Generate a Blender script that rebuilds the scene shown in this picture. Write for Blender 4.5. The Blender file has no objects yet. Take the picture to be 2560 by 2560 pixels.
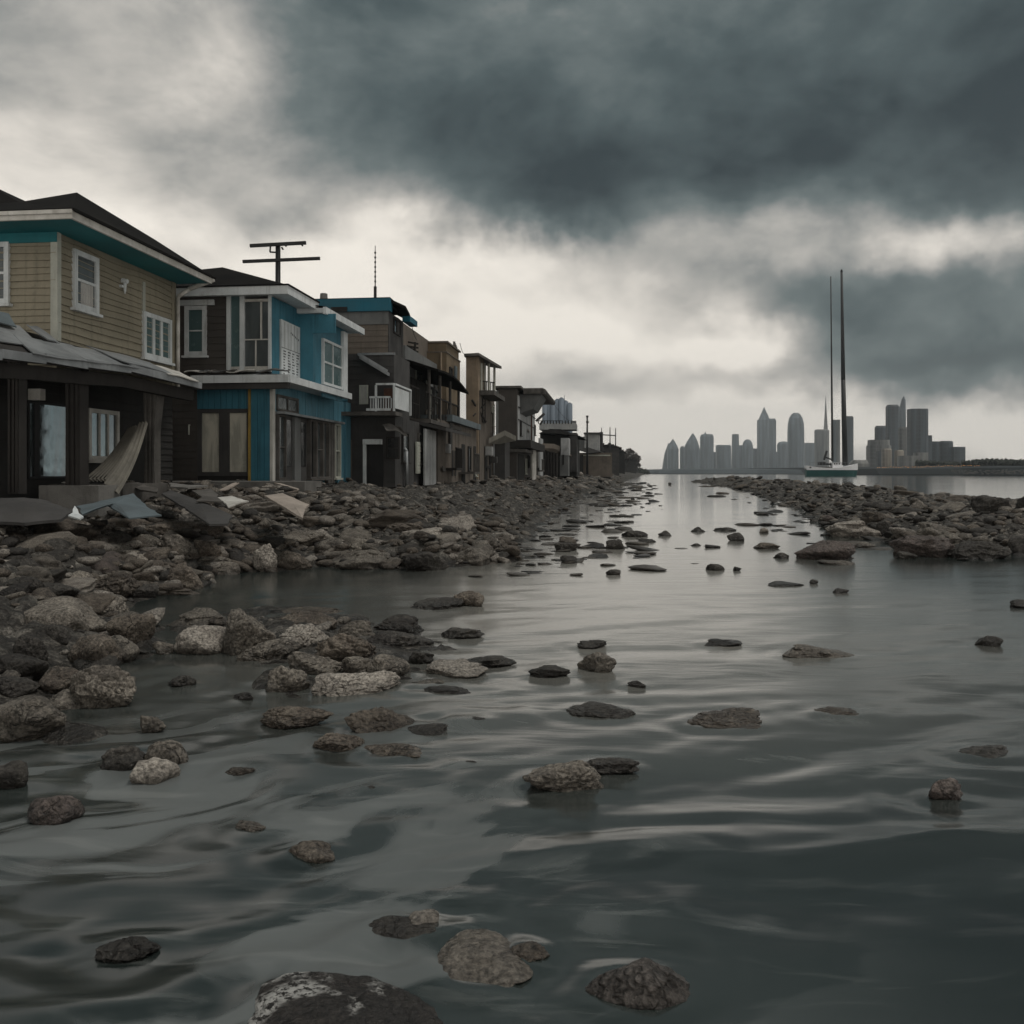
import bpy, bmesh, math, random
import numpy as np
from mathutils import Vector
random.seed(7); rng = np.random.default_rng(11)
sc = bpy.context.scene
COL = sc.collection
PI = math.pi
# ------------------------------------------------------------------ camera
F = 2200.0; HZ = 1178.0; EYE = 1.5
cam_d = bpy.data.cameras.new("camera"); cam = bpy.data.objects.new("camera", cam_d); COL.objects.link(cam)
cam.location = (0, 0, EYE); cam.rotation_euler = (PI/2, 0, 0)
cam_d.sensor_width = 36; cam_d.lens = 36*F/2560; cam_d.shift_y = (HZ-1280)/2560
cam_d.clip_start = 0.05; cam_d.clip_end = 30000
sc.camera = cam
sc.view_settings.view_transform = 'Standard'; sc.view_settings.look = 'None'
sc.view_settings.exposure = 0.50; sc.view_settings.gamma = 1.0
SUN_EL, SUN_AZ = math.radians(70), math.radians(100)      # azimuth from +Y, positive = right
# ------------------------------------------------------------------ world: overcast sky
world = bpy.data.worlds.new("World"); sc.world = world; world.use_nodes = True
nt = world.node_tree; nt.nodes.clear()
class G:
    def __init__(s, nt): s.nt = nt
    def n(s, t, **k):
        x = s.nt.nodes.new(t)
        for a, b in k.items(): setattr(x, a, b)
        return x
    def set(s, sock, v):
        if isinstance(v, bpy.types.NodeSocket): s.nt.links.new(v, sock)
        elif v is not None: sock.default_value = v
    def m(s, op, a, b=None, c=None, clamp=False):
        x = s.n('ShaderNodeMath', operation=op, use_clamp=clamp)
        s.set(x.inputs[0], a)
        if b is not None: s.set(x.inputs[1], b)
        if c is not None: s.set(x.inputs[2], c)
        return x.outputs[0]
    def vm(s, op, a, b=None):
        x = s.n('ShaderNodeVectorMath', operation=op); s.set(x.inputs[0], a)
        if b is not None: s.set(x.inputs[1], b)
        return x.outputs['Vector']
    def noise(s, vec, scale, detail=4, rough=0.55, dist=0.0):
        x = s.n('ShaderNodeTexNoise'); s.set(x.inputs['Vector'], vec)
        x.inputs['Scale'].default_value = scale; x.inputs['Detail'].default_value = detail
        x.inputs['Roughness'].default_value = rough; x.inputs['Distortion'].default_value = dist
        return x
    def ramp(s, f, stops, interp='LINEAR'):
        x = s.n('ShaderNodeValToRGB'); s.set(x.inputs[0], f); cr = x.color_ramp; cr.interpolation = interp
        while len(cr.elements) > 1: cr.elements.remove(cr.elements[0])
        for i, (p, c) in enumerate(stops):
            e = cr.elements[0] if i == 0 else cr.elements.new(p)
            e.position = p
            if not hasattr(c, '__len__'): c = (c, c, c)
            e.color = (*c, 1)
        return x.outputs['Color']
    def mix(s, f, a, b, mode='MIX'):
        x = s.n('ShaderNodeMix', data_type='RGBA', blend_type=mode)
        s.set(x.inputs[0], f)
        for sk, v in ((x.inputs[6], a), (x.inputs[7], b)):
            if not isinstance(v, bpy.types.NodeSocket): v = (*v, 1) if len(v) == 3 else v
            s.set(sk, v)
        return x.outputs[2]
    def mapr(s, v, a, b, c=0.0, d=1.0, smooth=True):
        x = s.n('ShaderNodeMapRange'); x.interpolation_type = 'SMOOTHSTEP' if smooth else 'LINEAR'
        s.set(x.inputs[0], v)
        for i, k in enumerate((a, b, c, d)): x.inputs[1+i].default_value = k
        return x.outputs[0]
g = G(nt)
tc = g.n('ShaderNodeTexCoord'); D = tc.outputs['Generated']
sep = g.n('ShaderNodeSeparateXYZ'); g.set(sep.inputs[0], D)
# billow the direction a little so that cloud edges are ragged
w1 = g.noise(D, 3.2, 5, 0.55)
w1c = g.vm('SUBTRACT', w1.outputs['Color'], (0.5, 0.5, 0.5))
wv = g.n('ShaderNodeVectorMath', operation='MULTIPLY'); g.set(wv.inputs[0], w1c); wv.inputs[1].default_value = (0.34, 0.0, 0.20)
w2 = g.noise(D, 11.0, 6, 0.6)
w2c = g.vm('SUBTRACT', w2.outputs['Color'], (0.5, 0.5, 0.5))
wv2 = g.n('ShaderNodeVectorMath', operation='MULTIPLY'); g.set(wv2.inputs[0], w2c); wv2.inputs[1].default_value = (0.10, 0.0, 0.065)
DW = g.vm('ADD', g.vm('ADD', D, wv.outputs[0]), wv2.outputs[0])
sw = g.n('ShaderNodeSeparateXYZ'); g.set(sw.inputs[0], DW)
az = g.m('ARCTAN2', sw.outputs[0], sw.outputs[1]); el = g.m('ARCSINE', g.m('MINIMUM', g.m('MAXIMUM', sw.outputs[2], -1.0), 1.0))
def azel(px, py):
    a = math.atan((px-1280)/F); return a, math.atan((HZ-py)/F*math.cos(a))
# cloud masses: (px, py, half width, half height, weight); + darker, - brighter
LOBES = SKY_LOBES = [
    (2700, 120, 560, 470, 0.50), (1650, 190, 560, 290, 0.27), (1480, 470, 290, 110, 0.27), (980, 330, 330, 190, 0.19),
    (2080, 400, 260, 150, 0.18), (2330, 800, 280, 85, 0.19), (2480, 945, 380, 55, 0.34), (2020, 720, 300, 90, 0.20),
    (2430, 640, 150, 60, -0.46), (1870, 905, 180, 55, -0.42), (140, 440, 430, 170, -0.20), (700, 660, 600, 150, -0.18),
    (1250, 780, 420, 170, -0.30), (1400, 1110, 520, 90, -0.48), (1700, 1000, 330, 45, 0.12), (760, 60, 380, 150, 0.03), (300, 180, 260, 170, -0.08),
    (1960, 560, 190, 110, -0.30), (1500, 900, 420, 110, -0.12), (2200, 600, 200, 60, -0.12), (60, 60, 300, 170, 0.03), (2350, 1090, 420, 50, -0.34), (1450, 950, 240, 50, 0.10), (1150, 900, 250, 50, 0.07),
    (1200, 620, 340, 45, -0.20), (430, 300, 200, 120, -0.03), (600, 480, 260, 60, 0.08), (1750, 1120, 400, 40, -0.15),
]
dens = None
for (px, py, hw, hh, wt) in LOBES:
    a0, e0 = azel(px, py); sa = hw/F*math.cos(a0)**2; se = hh/F
    u = g.m('DIVIDE', g.m('SUBTRACT', az, a0), sa); v = g.m('DIVIDE', g.m('SUBTRACT', el, e0), se)
    q = g.m('ADD', g.m('MULTIPLY', u, u), g.m('MULTIPLY', v, v))
    x = g.m('MULTIPLY', g.m('EXPONENT', g.m('MULTIPLY', q, -0.8)), wt)
    dens = x if dens is None else g.m('ADD', dens, x)
# fine cloud structure, flattened towards the horizon
fl = g.n('ShaderNodeVectorMath', operation='MULTIPLY'); g.set(fl.inputs[0], D); fl.inputs[1].default_value = (1, 1, 1.7)
n1 = g.noise(fl.outputs[0], 4.6, 9, 0.58, 0.25).outputs['Fac']
n3 = g.noise(fl.outputs[0], 10.0, 8, 0.6, 0.2).outputs['Fac']
dens = g.m('ADD', dens, g.m('MULTIPLY', g.m('SUBTRACT', n3, 0.5), 0.30))
n2 = g.noise(fl.outputs[0], 1.7, 4, 0.5, 0.3).outputs['Fac']
dens = g.m('ADD', dens, g.m('MULTIPLY', g.m('SUBTRACT', n1, 0.5), 0.72))
dens = g.m('ADD', dens, g.m('MULTIPLY', g.m('SUBTRACT', n2, 0.5), 0.25))
dens = g.m('ADD', dens, g.mapr(sep.outputs[2], 0.0, 0.75, 0.30, 0.50, False))
dens = g.m('ADD', dens, g.mapr(sep.outputs[2], 0.40, 0.85, 0.0, 0.30))  # unseen sky overhead made darker to darken the near water
# unseen sky behind the viewer, brightened to light the house fronts
dens = g.m('SUBTRACT', dens, g.mapr(sep.outputs[1], 0.25, -0.45, 0.0, 0.16))
dens = g.m('ADD', g.m('MULTIPLY', g.m('SUBTRACT', dens, 0.44), 1.14), 0.44)
SKY_RAMP = [(-0.0, (0.70, 0.655, 0.59)), (0.14, (0.56, 0.525, 0.475)), (0.30, (0.37, 0.353, 0.325)), (0.48, (0.195, 0.200, 0.192)),
            (0.62, (0.094, 0.115, 0.115)), (0.78, (0.046, 0.064, 0.067)), (1.0, (0.011, 0.020, 0.024))]
cl = g.ramp(dens, SKY_RAMP)
sky = g.n('ShaderNodeTexSky', sky_type='NISHITA'); sky.sun_disc = False
sky.sun_elevation = SUN_EL; sky.sun_rotation = SUN_AZ; sky.air_density = 1.5; sky.dust_density = 3.0
cl10 = g.mix(1.0, cl, (10.0, 10.0, 10.0), 'MULTIPLY')
skyc = g.mix(0.99, sky.outputs[0], cl10)
bg = g.n('ShaderNodeBackground'); g.set(bg.inputs['Color'], skyc); bg.inputs['Strength'].default_value = 0.10
wo = g.n('ShaderNodeOutputWorld'); g.set(wo.inputs['Surface'], bg.outputs[0])
# ------------------------------------------------------------------ sun behind the cloud
sun_d = bpy.data.lights.new("sun", 'SUN'); sun = bpy.data.objects.new("sun", sun_d); COL.objects.link(sun)
sun_d.energy = 1.2; sun_d.angle = math.radians(20); sun_d.color = (1.0, 0.95, 0.88)
sdir = Vector((math.sin(SUN_AZ)*math.cos(SUN_EL), math.cos(SUN_AZ)*math.cos(SUN_EL), math.sin(SUN_EL)))
sun.rotation_euler = sdir.to_track_quat('Z', 'Y').to_euler(); sun.location = (-40, 40, 60)

# ------------------------------------------------------------------ measuring helpers
def P(px, py, Y): return ((px-1280)/F*Y, Y, EYE+(HZ-py)/F*Y)
def W0(px, py, z=0.0):
    Y = (EYE-z)*F/(py-HZ); return ((px-1280)/F*Y, Y)
TH = math.atan((1530-1280)/F); SN, CS = math.sin(TH), math.cos(TH)
def to_st(X, Y): return (X*CS-Y*SN, X*SN+Y*CS)
def from_st(x, y): return (x*CS+y*SN, -x*SN+y*CS)
def PS(px, py, Y):
    X, Y2, Z = P(px, py, Y); a, b = to_st(X, Y2); return (a, b, Z)
def fr(px, py, sy):                      # pixel on a frontal street plane -> (x, z)
    rx, ry = to_st((px-1280)/F, 1.0); t = sy/ry; return (rx*t, EYE+(HZ-py)/F*t)
def sd(px, py, sx):                      # pixel on a receding street plane -> (y, z)
    rx, ry = to_st((px-1280)/F, 1.0); t = sx/rx; return (ry*t, EYE+(HZ-py)/F*t)

# ------------------------------------------------------------------ numpy noise
_perm = np.random.default_rng(3).permutation(4096)
_grad = np.random.default_rng(4).normal(size=(4096, 3)); _grad /= np.linalg.norm(_grad, axis=1)[:, None]
def _h(ix, iy, iz): return _perm[(_perm[(_perm[ix & 4095]+iy) & 4095]+iz) & 4095]
def perlin(p):
    i = np.floor(p).astype(np.int64); f = p-i; u = f*f*f*(f*(f*6-15)+10)
    r = 0
    for dx in (0, 1):
        wx = u[:, 0] if dx else 1-u[:, 0]
        for dy in (0, 1):
            wy = u[:, 1] if dy else 1-u[:, 1]
            for dz in (0, 1):
                wz = u[:, 2] if dz else 1-u[:, 2]
                gq = _grad[_h(i[:, 0]+dx, i[:, 1]+dy, i[:, 2]+dz)]
                r = r+wx*wy*wz*((f-np.array([dx, dy, dz]))*gq).sum(1)
    return r*1.5
def fbm(p, o=4, gain=0.5, lac=2.03):
    a, s = 1.0, 0.0
    for k in range(o): s = s+a*perlin(p*(lac**k)+k*17.3); a *= gain
    return s
def worley(p):                           # F1, F2, id
    i = np.floor(p).astype(np.int64); best = np.full(len(p), 9.0); b2 = best.copy(); idd = np.zeros(len(p), np.int64)
    for dx in (-1, 0, 1):
        for dy in (-1, 0, 1):
            cx, cy = i[:, 0]+dx, i[:, 1]+dy; hh = _h(cx, cy, cx*0+7)
            jx = cx+0.5+0.45*_grad[hh, 0]; jy = cy+0.5+0.45*_grad[hh, 1]
            d = np.hypot(p[:, 0]-jx, p[:, 1]-jy)
            m = d < best; b2 = np.where(m, best, np.minimum(b2, d)); idd = np.where(m, hh, idd); best = np.where(m, d, best)
    return best, b2, idd

# ------------------------------------------------------------------ objects
def mesh_from(name, v, f, smooth=False):
    me = bpy.data.meshes.new(name)
    me.from_pydata([tuple(map(float, a)) for a in v] if not isinstance(v, np.ndarray) else v.tolist(), [], f if isinstance(f, list) else f.tolist())
    me.update()
    if smooth: me.polygons.foreach_set('use_smooth', [True]*len(me.polygons))
    return me
def link(name, me, m=None, parent=None):
    o = bpy.data.objects.new(name, me); COL.objects.link(o)
    if m is not None: me.materials.append(m)
    if parent is not None: o.parent = parent
    return o
def tag(o, label=None, cat=None, group=None, kind=None):
    if label: o['label'] = label
    if cat: o['category'] = cat
    if group: o['group'] = group
    if kind: o['kind'] = kind
    return o
def empty(name, loc, rz=0.0):
    o = bpy.data.objects.new(name, None); COL.objects.link(o); o.location = loc; o.rotation_euler = (0, 0, rz); o.empty_display_size = 0.3
    return o
class MB:
    def __init__(s): s.v = []; s.f = []
    def add(s, v, f):
        k = len(s.v); s.v += [tuple(a) for a in v]; s.f += [tuple(k+i for i in q) for q in f]; return s
    def box(s, x0, x1, y0, y1, z0, z1):
        if x0 > x1: x0, x1 = x1, x0
        if y0 > y1: y0, y1 = y1, y0
        if z0 > z1: z0, z1 = z1, z0
        return s.add([(x0,y0,z0),(x1,y0,z0),(x1,y1,z0),(x0,y1,z0),(x0,y0,z1),(x1,y0,z1),(x1,y1,z1),(x0,y1,z1)],
                     [(0,3,2,1),(4,5,6,7),(0,1,5,4),(1,2,6,5),(2,3,7,6),(3,0,4,7)])
    def pbox(s, pl, c, a0, a1, z0, z1, d0, d1):      # on plane 'f' (facing the camera) or 's' (facing the water)
        return s.box(a0, a1, c-d1, c-d0, z0, z1) if pl == 'f' else s.box(c+d0, c+d1, a0, a1, z0, z1)
    def prism(s, pts, ext):
        n = len(pts); e = Vector(ext); q = [Vector(p) for p in pts]
        nrm = Vector((0, 0, 0))
        for i in range(n): nrm += q[i].cross(q[(i+1) % n])
        if nrm.dot(e) > 0: q.reverse()
        return s.add(q+[p+e for p in q], [tuple(range(n)), tuple(range(2*n-1, n-1, -1))]+[(i, i+n, (i+1) % n+n, (i+1) % n)[::-1] for i in range(n)])
    def tube(s, p0, p1, r0, r1=None, n=8):
        r1 = r0 if r1 is None else r1; p0, p1 = Vector(p0), Vector(p1); d = (p1-p0).normalized()
        a = d.orthogonal().normalized(); b = d.cross(a); k = []
        for p, r in ((p0, r0), (p1, r1)):
            for i in range(n): t = 2*PI*i/n; k.append(p+(a*math.cos(t)+b*math.sin(t))*r)
        return s.add(k, [tuple(range(n))[::-1], tuple(range(n, 2*n))]+[(i, (i+1) % n, n+(i+1) % n, n+i) for i in range(n)])
    def bar(s, p0, p1, w, h):
        p0, p1 = Vector(p0), Vector(p1); d = (p1-p0).normalized(); up = Vector((0, 0, 1))
        if abs(d.z) > 0.95: up = Vector((0, 1, 0))
        a = d.cross(up).normalized(); b = a.cross(d).normalized(); k = []
        for p in (p0, p1):
            for (i, j) in ((-1,-1),(1,-1),(1,1),(-1,1)): k.append(p+a*(i*w/2)+b*(j*h/2))
        return s.add(k, [(0,1,2,3),(7,6,5,4),(0,4,5,1),(1,5,6,2),(2,6,7,3),(3,7,4,0)])
    def siding(s, pl, c, a0, a1, z0, z1, step=0.13, out=0.022, wav=0.012, seed=0.0):
        nseg = max(2, int(abs(a1-a0)/0.25)); nb = max(1, int(round((z1-z0)/step)))
        aa = np.linspace(min(a0, a1), max(a0, a1), nseg+1)
        ed = []
        for b in range(nb+1):
            zz = z0+(z1-z0)*b/nb
            if 0 < b < nb: zz = zz+wav*fbm(np.stack([aa*0.55+seed, aa*0+b*0.31, aa*0+seed], 1), 2)*2
            else: zz = zz+aa*0
            ed.append(zz)
        def pt(a, z, d): return (a, c-d, z) if pl == 'f' else (c+d, a, z)
        for b in range(nb):
            j = 0.85+0.3*random.random()
            v = []; f = []
            for i in range(nseg+1):
                v += [pt(aa[i], ed[b][i], 0.0), pt(aa[i], ed[b][i], out*j), pt(aa[i], ed[b+1][i], 0.002)]
            for i in range(nseg):
                k = 3*i; f += [(k, k+3, k+4, k+1), (k+1, k+4, k+5, k+2)]
            s.add(v, f)
        return s
    def build(s, name, m, parent=None, smooth=False, off=(0, 0, 0)):
        v = [(a[0]-off[0], a[1]-off[1], a[2]-off[2]) for a in s.v]
        return link(name, mesh_from(name, v, s.f, smooth), m, parent)

# ------------------------------------------------------------------ materials
def new_mat(name):
    m = bpy.data.materials.new(name); m.use_nodes = True; t = m.node_tree; t.nodes.clear()
    gg = G(t); b = gg.n('ShaderNodeBsdfPrincipled'); o = gg.n('ShaderNodeOutputMaterial'); t.links.new(b.outputs[0], o.inputs[0])
    return m, gg, b
def surf(name, c1, c2=None, rough=0.7, scale=3.0, grime=0.5, streak=0.5, bump=0.15, metal=0.0, fine=60.0, gcol=(0.04, 0.035, 0.03), spec=0.3):
    """weathered painted / timber / metal surface: tone patches, vertical run-off streaks, dirt, fine grain"""
    m, q, b = new_mat(name); c2 = c2 or tuple(x*0.72 for x in c1)
    t = q.n('ShaderNodeTexCoord').outputs['Object']
    base = q.mix(q.mapr(q.noise(t, scale, 6, 0.6).outputs['Fac'], 0.32, 0.68), c1, c2)
    mp = q.n('ShaderNodeVectorMath', operation='MULTIPLY'); q.set(mp.inputs[0], t); mp.inputs[1].default_value = (7, 7, 0.45)
    st = q.mapr(q.noise(mp.outputs[0], 1.3, 5, 0.6).outputs['Fac'], 0.5, 0.74)
    base = q.mix(q.m('MULTIPLY', st, streak), base, tuple(x*0.45 for x in c1))
    gr = q.mapr(q.noise(t, scale*0.45, 8, 0.68, 0.4).outputs['Fac'], 0.52, 0.72)
    base = q.mix(q.m('MULTIPLY', gr, grime), base, gcol)
    fn = q.noise(t, fine, 4, 0.6).outputs['Fac']
    base = q.mix(0.35, base, q.ramp(fn, [(0.2, 0.25), (0.8, 0.75)]), 'OVERLAY')
    q.set(b.inputs['Base Color'], base); b.inputs['Metallic'].default_value = metal
    q.set(b.inputs['Roughness'], q.mapr(fn, 0.2, 0.8, max(0.05, rough-0.12), min(1, rough+0.12), False))
    b.inputs['Specular IOR Level'].default_value = spec
    bp = q.n('ShaderNodeBump'); bp.inputs['Strength'].default_value = bump; bp.inputs['Distance'].default_value = 0.02
    q.set(bp.inputs['Height'], q.m('ADD', fn, q.m('MULTIPLY', q.noise(mp.outputs[0], 2.0, 4).outputs['Fac'], 0.8)))
    q.set(b.inputs['Normal'], bp.outputs[0])
    return m
def glass(name, c, metal=0.35, rough=0.06, c2=None, scale=1.2):
    m, q, b = new_mat(name)
    t = q.n('ShaderNodeTexCoord').outputs['Object']
    mp = q.n('ShaderNodeVectorMath', operation='MULTIPLY'); q.set(mp.inputs[0], t); mp.inputs[1].default_value = (2.2, 2.2, 0.5)
    n = q.noise(mp.outputs[0], scale, 4, 0.6, 0.6).outputs['Fac']
    q.set(b.inputs['Base Color'], q.mix(q.mapr(n, 0.38, 0.62), c, c2 or tuple(x*0.5 for x in c)))
    b.inputs['Metallic'].default_value = metal
    q.set(b.inputs['Roughness'], q.mapr(q.noise(t, 5, 5, 0.65).outputs['Fac'], 0.35, 0.7, rough, rough+0.18))
    bp = q.n('ShaderNodeBump'); bp.inputs['Strength'].default_value = 0.08; bp.inputs['Distance'].default_value = 0.03
    q.set(bp.inputs['Height'], q.noise(t, 2.2, 2).outputs['Fac']); q.set(b.inputs['Normal'], bp.outputs[0])
    return m
def rock_mat(name, a, b_, c, pit=1.0, lich=0.0, lcol=(0.62, 0.62, 0.60), cells=False):
    m, q, b = new_mat(name)
    ti = q.n('ShaderNodeTexCoord').outputs['Object']; oi = q.n('ShaderNodeObjectInfo')
    off = q.n('ShaderNodeVectorMath', operation='SCALE'); off.inputs[0].default_value = (37.0, 19.0, 23.0); q.set(off.inputs['Scale'], oi.outputs['Random'])
    t = q.vm('ADD', ti, off.outputs[0])
    n1 = q.noise(t, 2.6, 8, 0.62, 0.3).outputs['Fac']; n2 = q.noise(t, 9.0, 8, 0.65).outputs['Fac']; n3 = q.noise(t, 46.0, 5, 0.7).outputs['Fac']
    base = q.mix(q.mapr(n1, 0.34, 0.66), a, b_)
    base = q.mix(q.m('MULTIPLY', q.mapr(n2, 0.52, 0.7), 0.65), base, c)
    base = q.mix(0.9, base, q.ramp(n3, [(0.32, 0.03), (0.5, 0.5), (0.68, 1.0)]), 'OVERLAY')
    vo = q.n('ShaderNodeTexVoronoi'); vo.feature = 'DISTANCE_TO_EDGE'; vo.inputs['Scale'].default_value = 3.2
    tw = q.vm('ADD', t, q.vm('MULTIPLY', q.noise(t, 4, 4).outputs['Color'], (0.45, 0.45, 0.45))); q.set(vo.inputs['Vector'], tw)
    crack = q.mapr(vo.outputs['Distance'], 0.0, 0.035, 1.0, 0.0)
    crack = q.m('MULTIPLY', crack, q.mapr(q.noise(t, 1.8, 3).outputs['Fac'], 0.48, 0.6))
    base = q.mix(q.m('MULTIPLY', crack, 0.6), base, (0.018, 0.016, 0.014))
    cell = None
    if cells:                            # packed broken stones, each with its own tone
        fv = q.n('ShaderNodeVectorMath', operation='MULTIPLY'); q.set(fv.inputs[0], tw); fv.inputs[1].default_value = (1.0, 1.6, 1.6)
        vc = q.n('ShaderNodeTexVoronoi'); vc.inputs['Scale'].default_value = 5.5; q.set(vc.inputs['Vector'], fv.outputs[0]); cell = vc.outputs['Distance']
        sc_ = q.n('ShaderNodeSeparateColor'); q.set(sc_.inputs[0], vc.outputs['Color'])
        base = q.mix(0.8, base, q.ramp(sc_.outputs[0], [(0.0, 0.18), (0.6, 0.5), (1.0, 0.85)]), 'OVERLAY')
        base = q.mix(q.mapr(cell, 0.42, 0.66, 0.0, 0.75), base, (0.02, 0.018, 0.016))
    if lich > 0:
        lm = q.m('MULTIPLY', q.mapr(q.noise(t, 3.4, 5, 0.6, 0.4).outputs['Fac'], 0.60-0.1*lich, 0.68-0.1*lich), q.mapr(n3, 0.42, 0.52))
        base = q.mix(lm, base, lcol)
    tint = q.mapr(oi.outputs['Random'], 0, 1, 0.72, 1.25, False)
    base = q.mix(1.0, base, q.n('ShaderNodeCombineXYZ').outputs[0], 'MULTIPLY') if False else base
    tm = q.n('ShaderNodeVectorMath', operation='SCALE'); q.set(tm.inputs[0], base); q.set(tm.inputs['Scale'], tint); base = tm.outputs[0]
    # wet tide mark just above the water
    ps = q.n('ShaderNodeNewGeometry').outputs['Position']; sz = q.n('ShaderNodeSeparateXYZ'); q.set(sz.inputs[0], ps)
    wz = q.m('ADD', sz.outputs[2], q.m('MULTIPLY', q.m('SUBTRACT', n2, 0.5), 0.10))
    wet = q.mapr(wz, 0.022, 0.085, 1.0, 0.0)
    base = q.mix(q.m('MULTIPLY', wet, 0.6), base, q.mix(1.0, base, (0.35, 0.34, 0.33), 'MULTIPLY'))
    q.set(b.inputs['Base Color'], base)
    q.set(b.inputs['Roughness'], q.mapr(wet, 0, 1, 0.72, 0.28, False)); b.inputs['Specular IOR Level'].default_value = 0.35
    vp = q.n('ShaderNodeTexVoronoi'); vp.inputs['Scale'].default_value = 26.0; q.set(vp.inputs['Vector'], tw)
    hgt = q.m('ADD', q.m('MULTIPLY', n2, 1.0), q.m('MULTIPLY', n3, 0.32*pit))
    hgt = q.m('ADD', hgt, q.m('MULTIPLY', vp.outputs['Distance'], 0.22*pit)); hgt = q.m('SUBTRACT', hgt, q.m('MULTIPLY', crack, 0.5))
    if cell is not None: hgt = q.m('SUBTRACT', hgt, q.m('MULTIPLY', cell, 2.2))
    bp = q.n('ShaderNodeBump'); bp.inputs['Strength'].default_value = 0.75; bp.inputs['Distance'].default_value = 0.05
    q.set(bp.inputs['Height'], hgt); q.set(b.inputs['Normal'], bp.outputs[0])
    return m
M = {}
M['rock_grey'] = rock_mat('rock_grey', (0.175, 0.157, 0.133), (0.089, 0.079, 0.068), (0.255, 0.232, 0.201))
M['rock_brown'] = rock_mat('rock_brown', (0.126, 0.107, 0.087), (0.063, 0.052, 0.043), (0.189, 0.165, 0.136))
M['rock_dark'] = rock_mat('rock_dark', (0.053, 0.049, 0.043), (0.026, 0.023, 0.021), (0.091, 0.083, 0.074))
M['rock_pale'] = rock_mat('rock_pale', (0.272, 0.249, 0.219), (0.164, 0.146, 0.128), (0.328, 0.303, 0.269))
M['rock_red'] = rock_mat('rock_red', (0.130, 0.106, 0.095), (0.071, 0.059, 0.055), (0.179, 0.159, 0.144), 1.6)
M['rock_lichen'] = rock_mat('rock_lichen', (0.046, 0.039, 0.035), (0.023, 0.021, 0.020), (0.078, 0.069, 0.060), 1.4, 1.25)
M['rock_pitted'] = rock_mat('rock_pitted', (0.102, 0.091, 0.083), (0.059, 0.053, 0.050), (0.134, 0.121, 0.112), 3.0)
M['ground'] = rock_mat('ground', (0.106, 0.098, 0.086), (0.054, 0.050, 0.044), (0.160, 0.150, 0.134), 1.8, cells=True)
# ================================================================== land and water
BANK = [W0(*p) for p in [(1612,1186),(1560,1203),(1480,1228),(1420,1262),(1385,1295),(1330,1345),(1310,1395),(1230,1412),(1150,1420),(1000,1421),
    (800,1414),(690,1428),(560,1436),(515,1446),(500,1470),(400,1490),(335,1505),(300,1540),(370,1575),(400,1615),(350,1650),(262,1678),(300,1720),(320,1750),(240,1772),(165,1782),(150,1835),(40,1850),(-200,1900)]]
BANK += [(-3.4, 3.0), (-30, 3.0), (-1500, 3.0), (-1500, 412), (-30, 430)]
RIDGE = [W0(*p) for p in [(400,1610),(480,1550),(570,1525),(700,1520),(940,1545),(1080,1590),(1200,1645),(1280,1655),(1190,1690),(1110,1722),(1000,1738),(780,1736),(670,1716),(700,1668),(600,1648),(430,1638)]]
BAR = [W0(*p) for p in [(1745,1205),(1800,1212),(1900,1231),(1985,1262),(2050,1290),(2075,1318),(2120,1338),(2230,1340),(2300,1362),(2500,1378),(2540,1372),(2640,1375)]]
BAR += [(14, 17.5), (30, 20), (30, 30), (17.6, 28.5)]
BAR += [W0(*p, 0.0) for p in [(2440,1276),(2300,1247),(2200,1235),(2050,1222),(1960,1212),(1850,1200)]]
def sdist(x, y, poly):
    pts = np.array(poly); n = len(pts); d = np.full(len(x), 1e9); inside = np.zeros(len(x), bool)
    for i in range(n):
        a, b = pts[i], pts[(i+1) % n]; ab = b-a
        t = np.clip(((x-a[0])*ab[0]+(y-a[1])*ab[1])/max(1e-9, ab@ab), 0, 1)
        d = np.minimum(d, np.hypot(x-a[0]-t*ab[0], y-a[1]-t*ab[1]))
        c = (a[1] > y) != (b[1] > y)
        xi = a[0]+(y-a[1])*(b[0]-a[0])/(b[1]-a[1] if b[1] != a[1] else 1e-9)
        inside ^= c & (x < xi)
    return np.where(inside, d, -d)
def terrain(x, y, lumps=True):
    x = np.asarray(x, float); y = np.asarray(y, float); o = x*0
    p2 = np.stack([x, y], 1); p3 = np.stack([x, y, o], 1)
    far = np.clip(y/40, 0.0, 3.0)
    wob = 0.25*fbm(np.stack([x*0.9, y*0.9, o+3], 1), 3)*(1+far*1.5)
    d1 = sdist(x, y, BANK)+wob
    h = np.where(d1 < 3, d1*0.21, 0.63+(d1-3)*0.135); h = np.minimum(h, 1.16)
    h = np.where(d1 < 0, d1*0.5, h)
    d2 = sdist(x, y, RIDGE)+wob*0.6; h2 = np.where(d2 > 0, np.minimum(0.05*d2, 0.05), d2*0.35)-0.02
    d3 = sdist(x, y, BAR)+wob*1.8; h3 = np.where(d3 > 0, np.minimum(0.06+0.16*d3, 0.50), 0.08+d3*0.5)
    h = np.maximum(np.maximum(h, h2), h3)
    if lumps:
        a, b, i = worley(p2*1.6+0.35*np.stack([fbm(p3*1.5, 2), fbm(p3*1.5+9, 2)], 1)); c, d, j = worley(p2*4.3+0.3*fbm(p3*4, 2)[:, None])
        amp = np.clip((h+0.10)*3, 0, 1)
        flat = np.clip((np.minimum(d1, 99)-7.0)/1.5, 0, 1)
        amp = amp*(1-0.85*flat)
        l1 = np.clip(1-a*1.25, 0, 1)**0.7*(0.5+(i % 97)/97.0)
        l2 = np.clip(1-c*1.3, 0, 1)**0.7*(0.4+(j % 89)/89.0)
        h = h+amp*(0.20*l1+0.07*l2+0.05*fbm(p3*2.2, 4)-0.10)
        hx = fbm(np.stack([x*0.25, y*0.25, o+1], 1), 2); h = h+0.10*hx*amp
    return np.maximum(h, -0.6)
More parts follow.
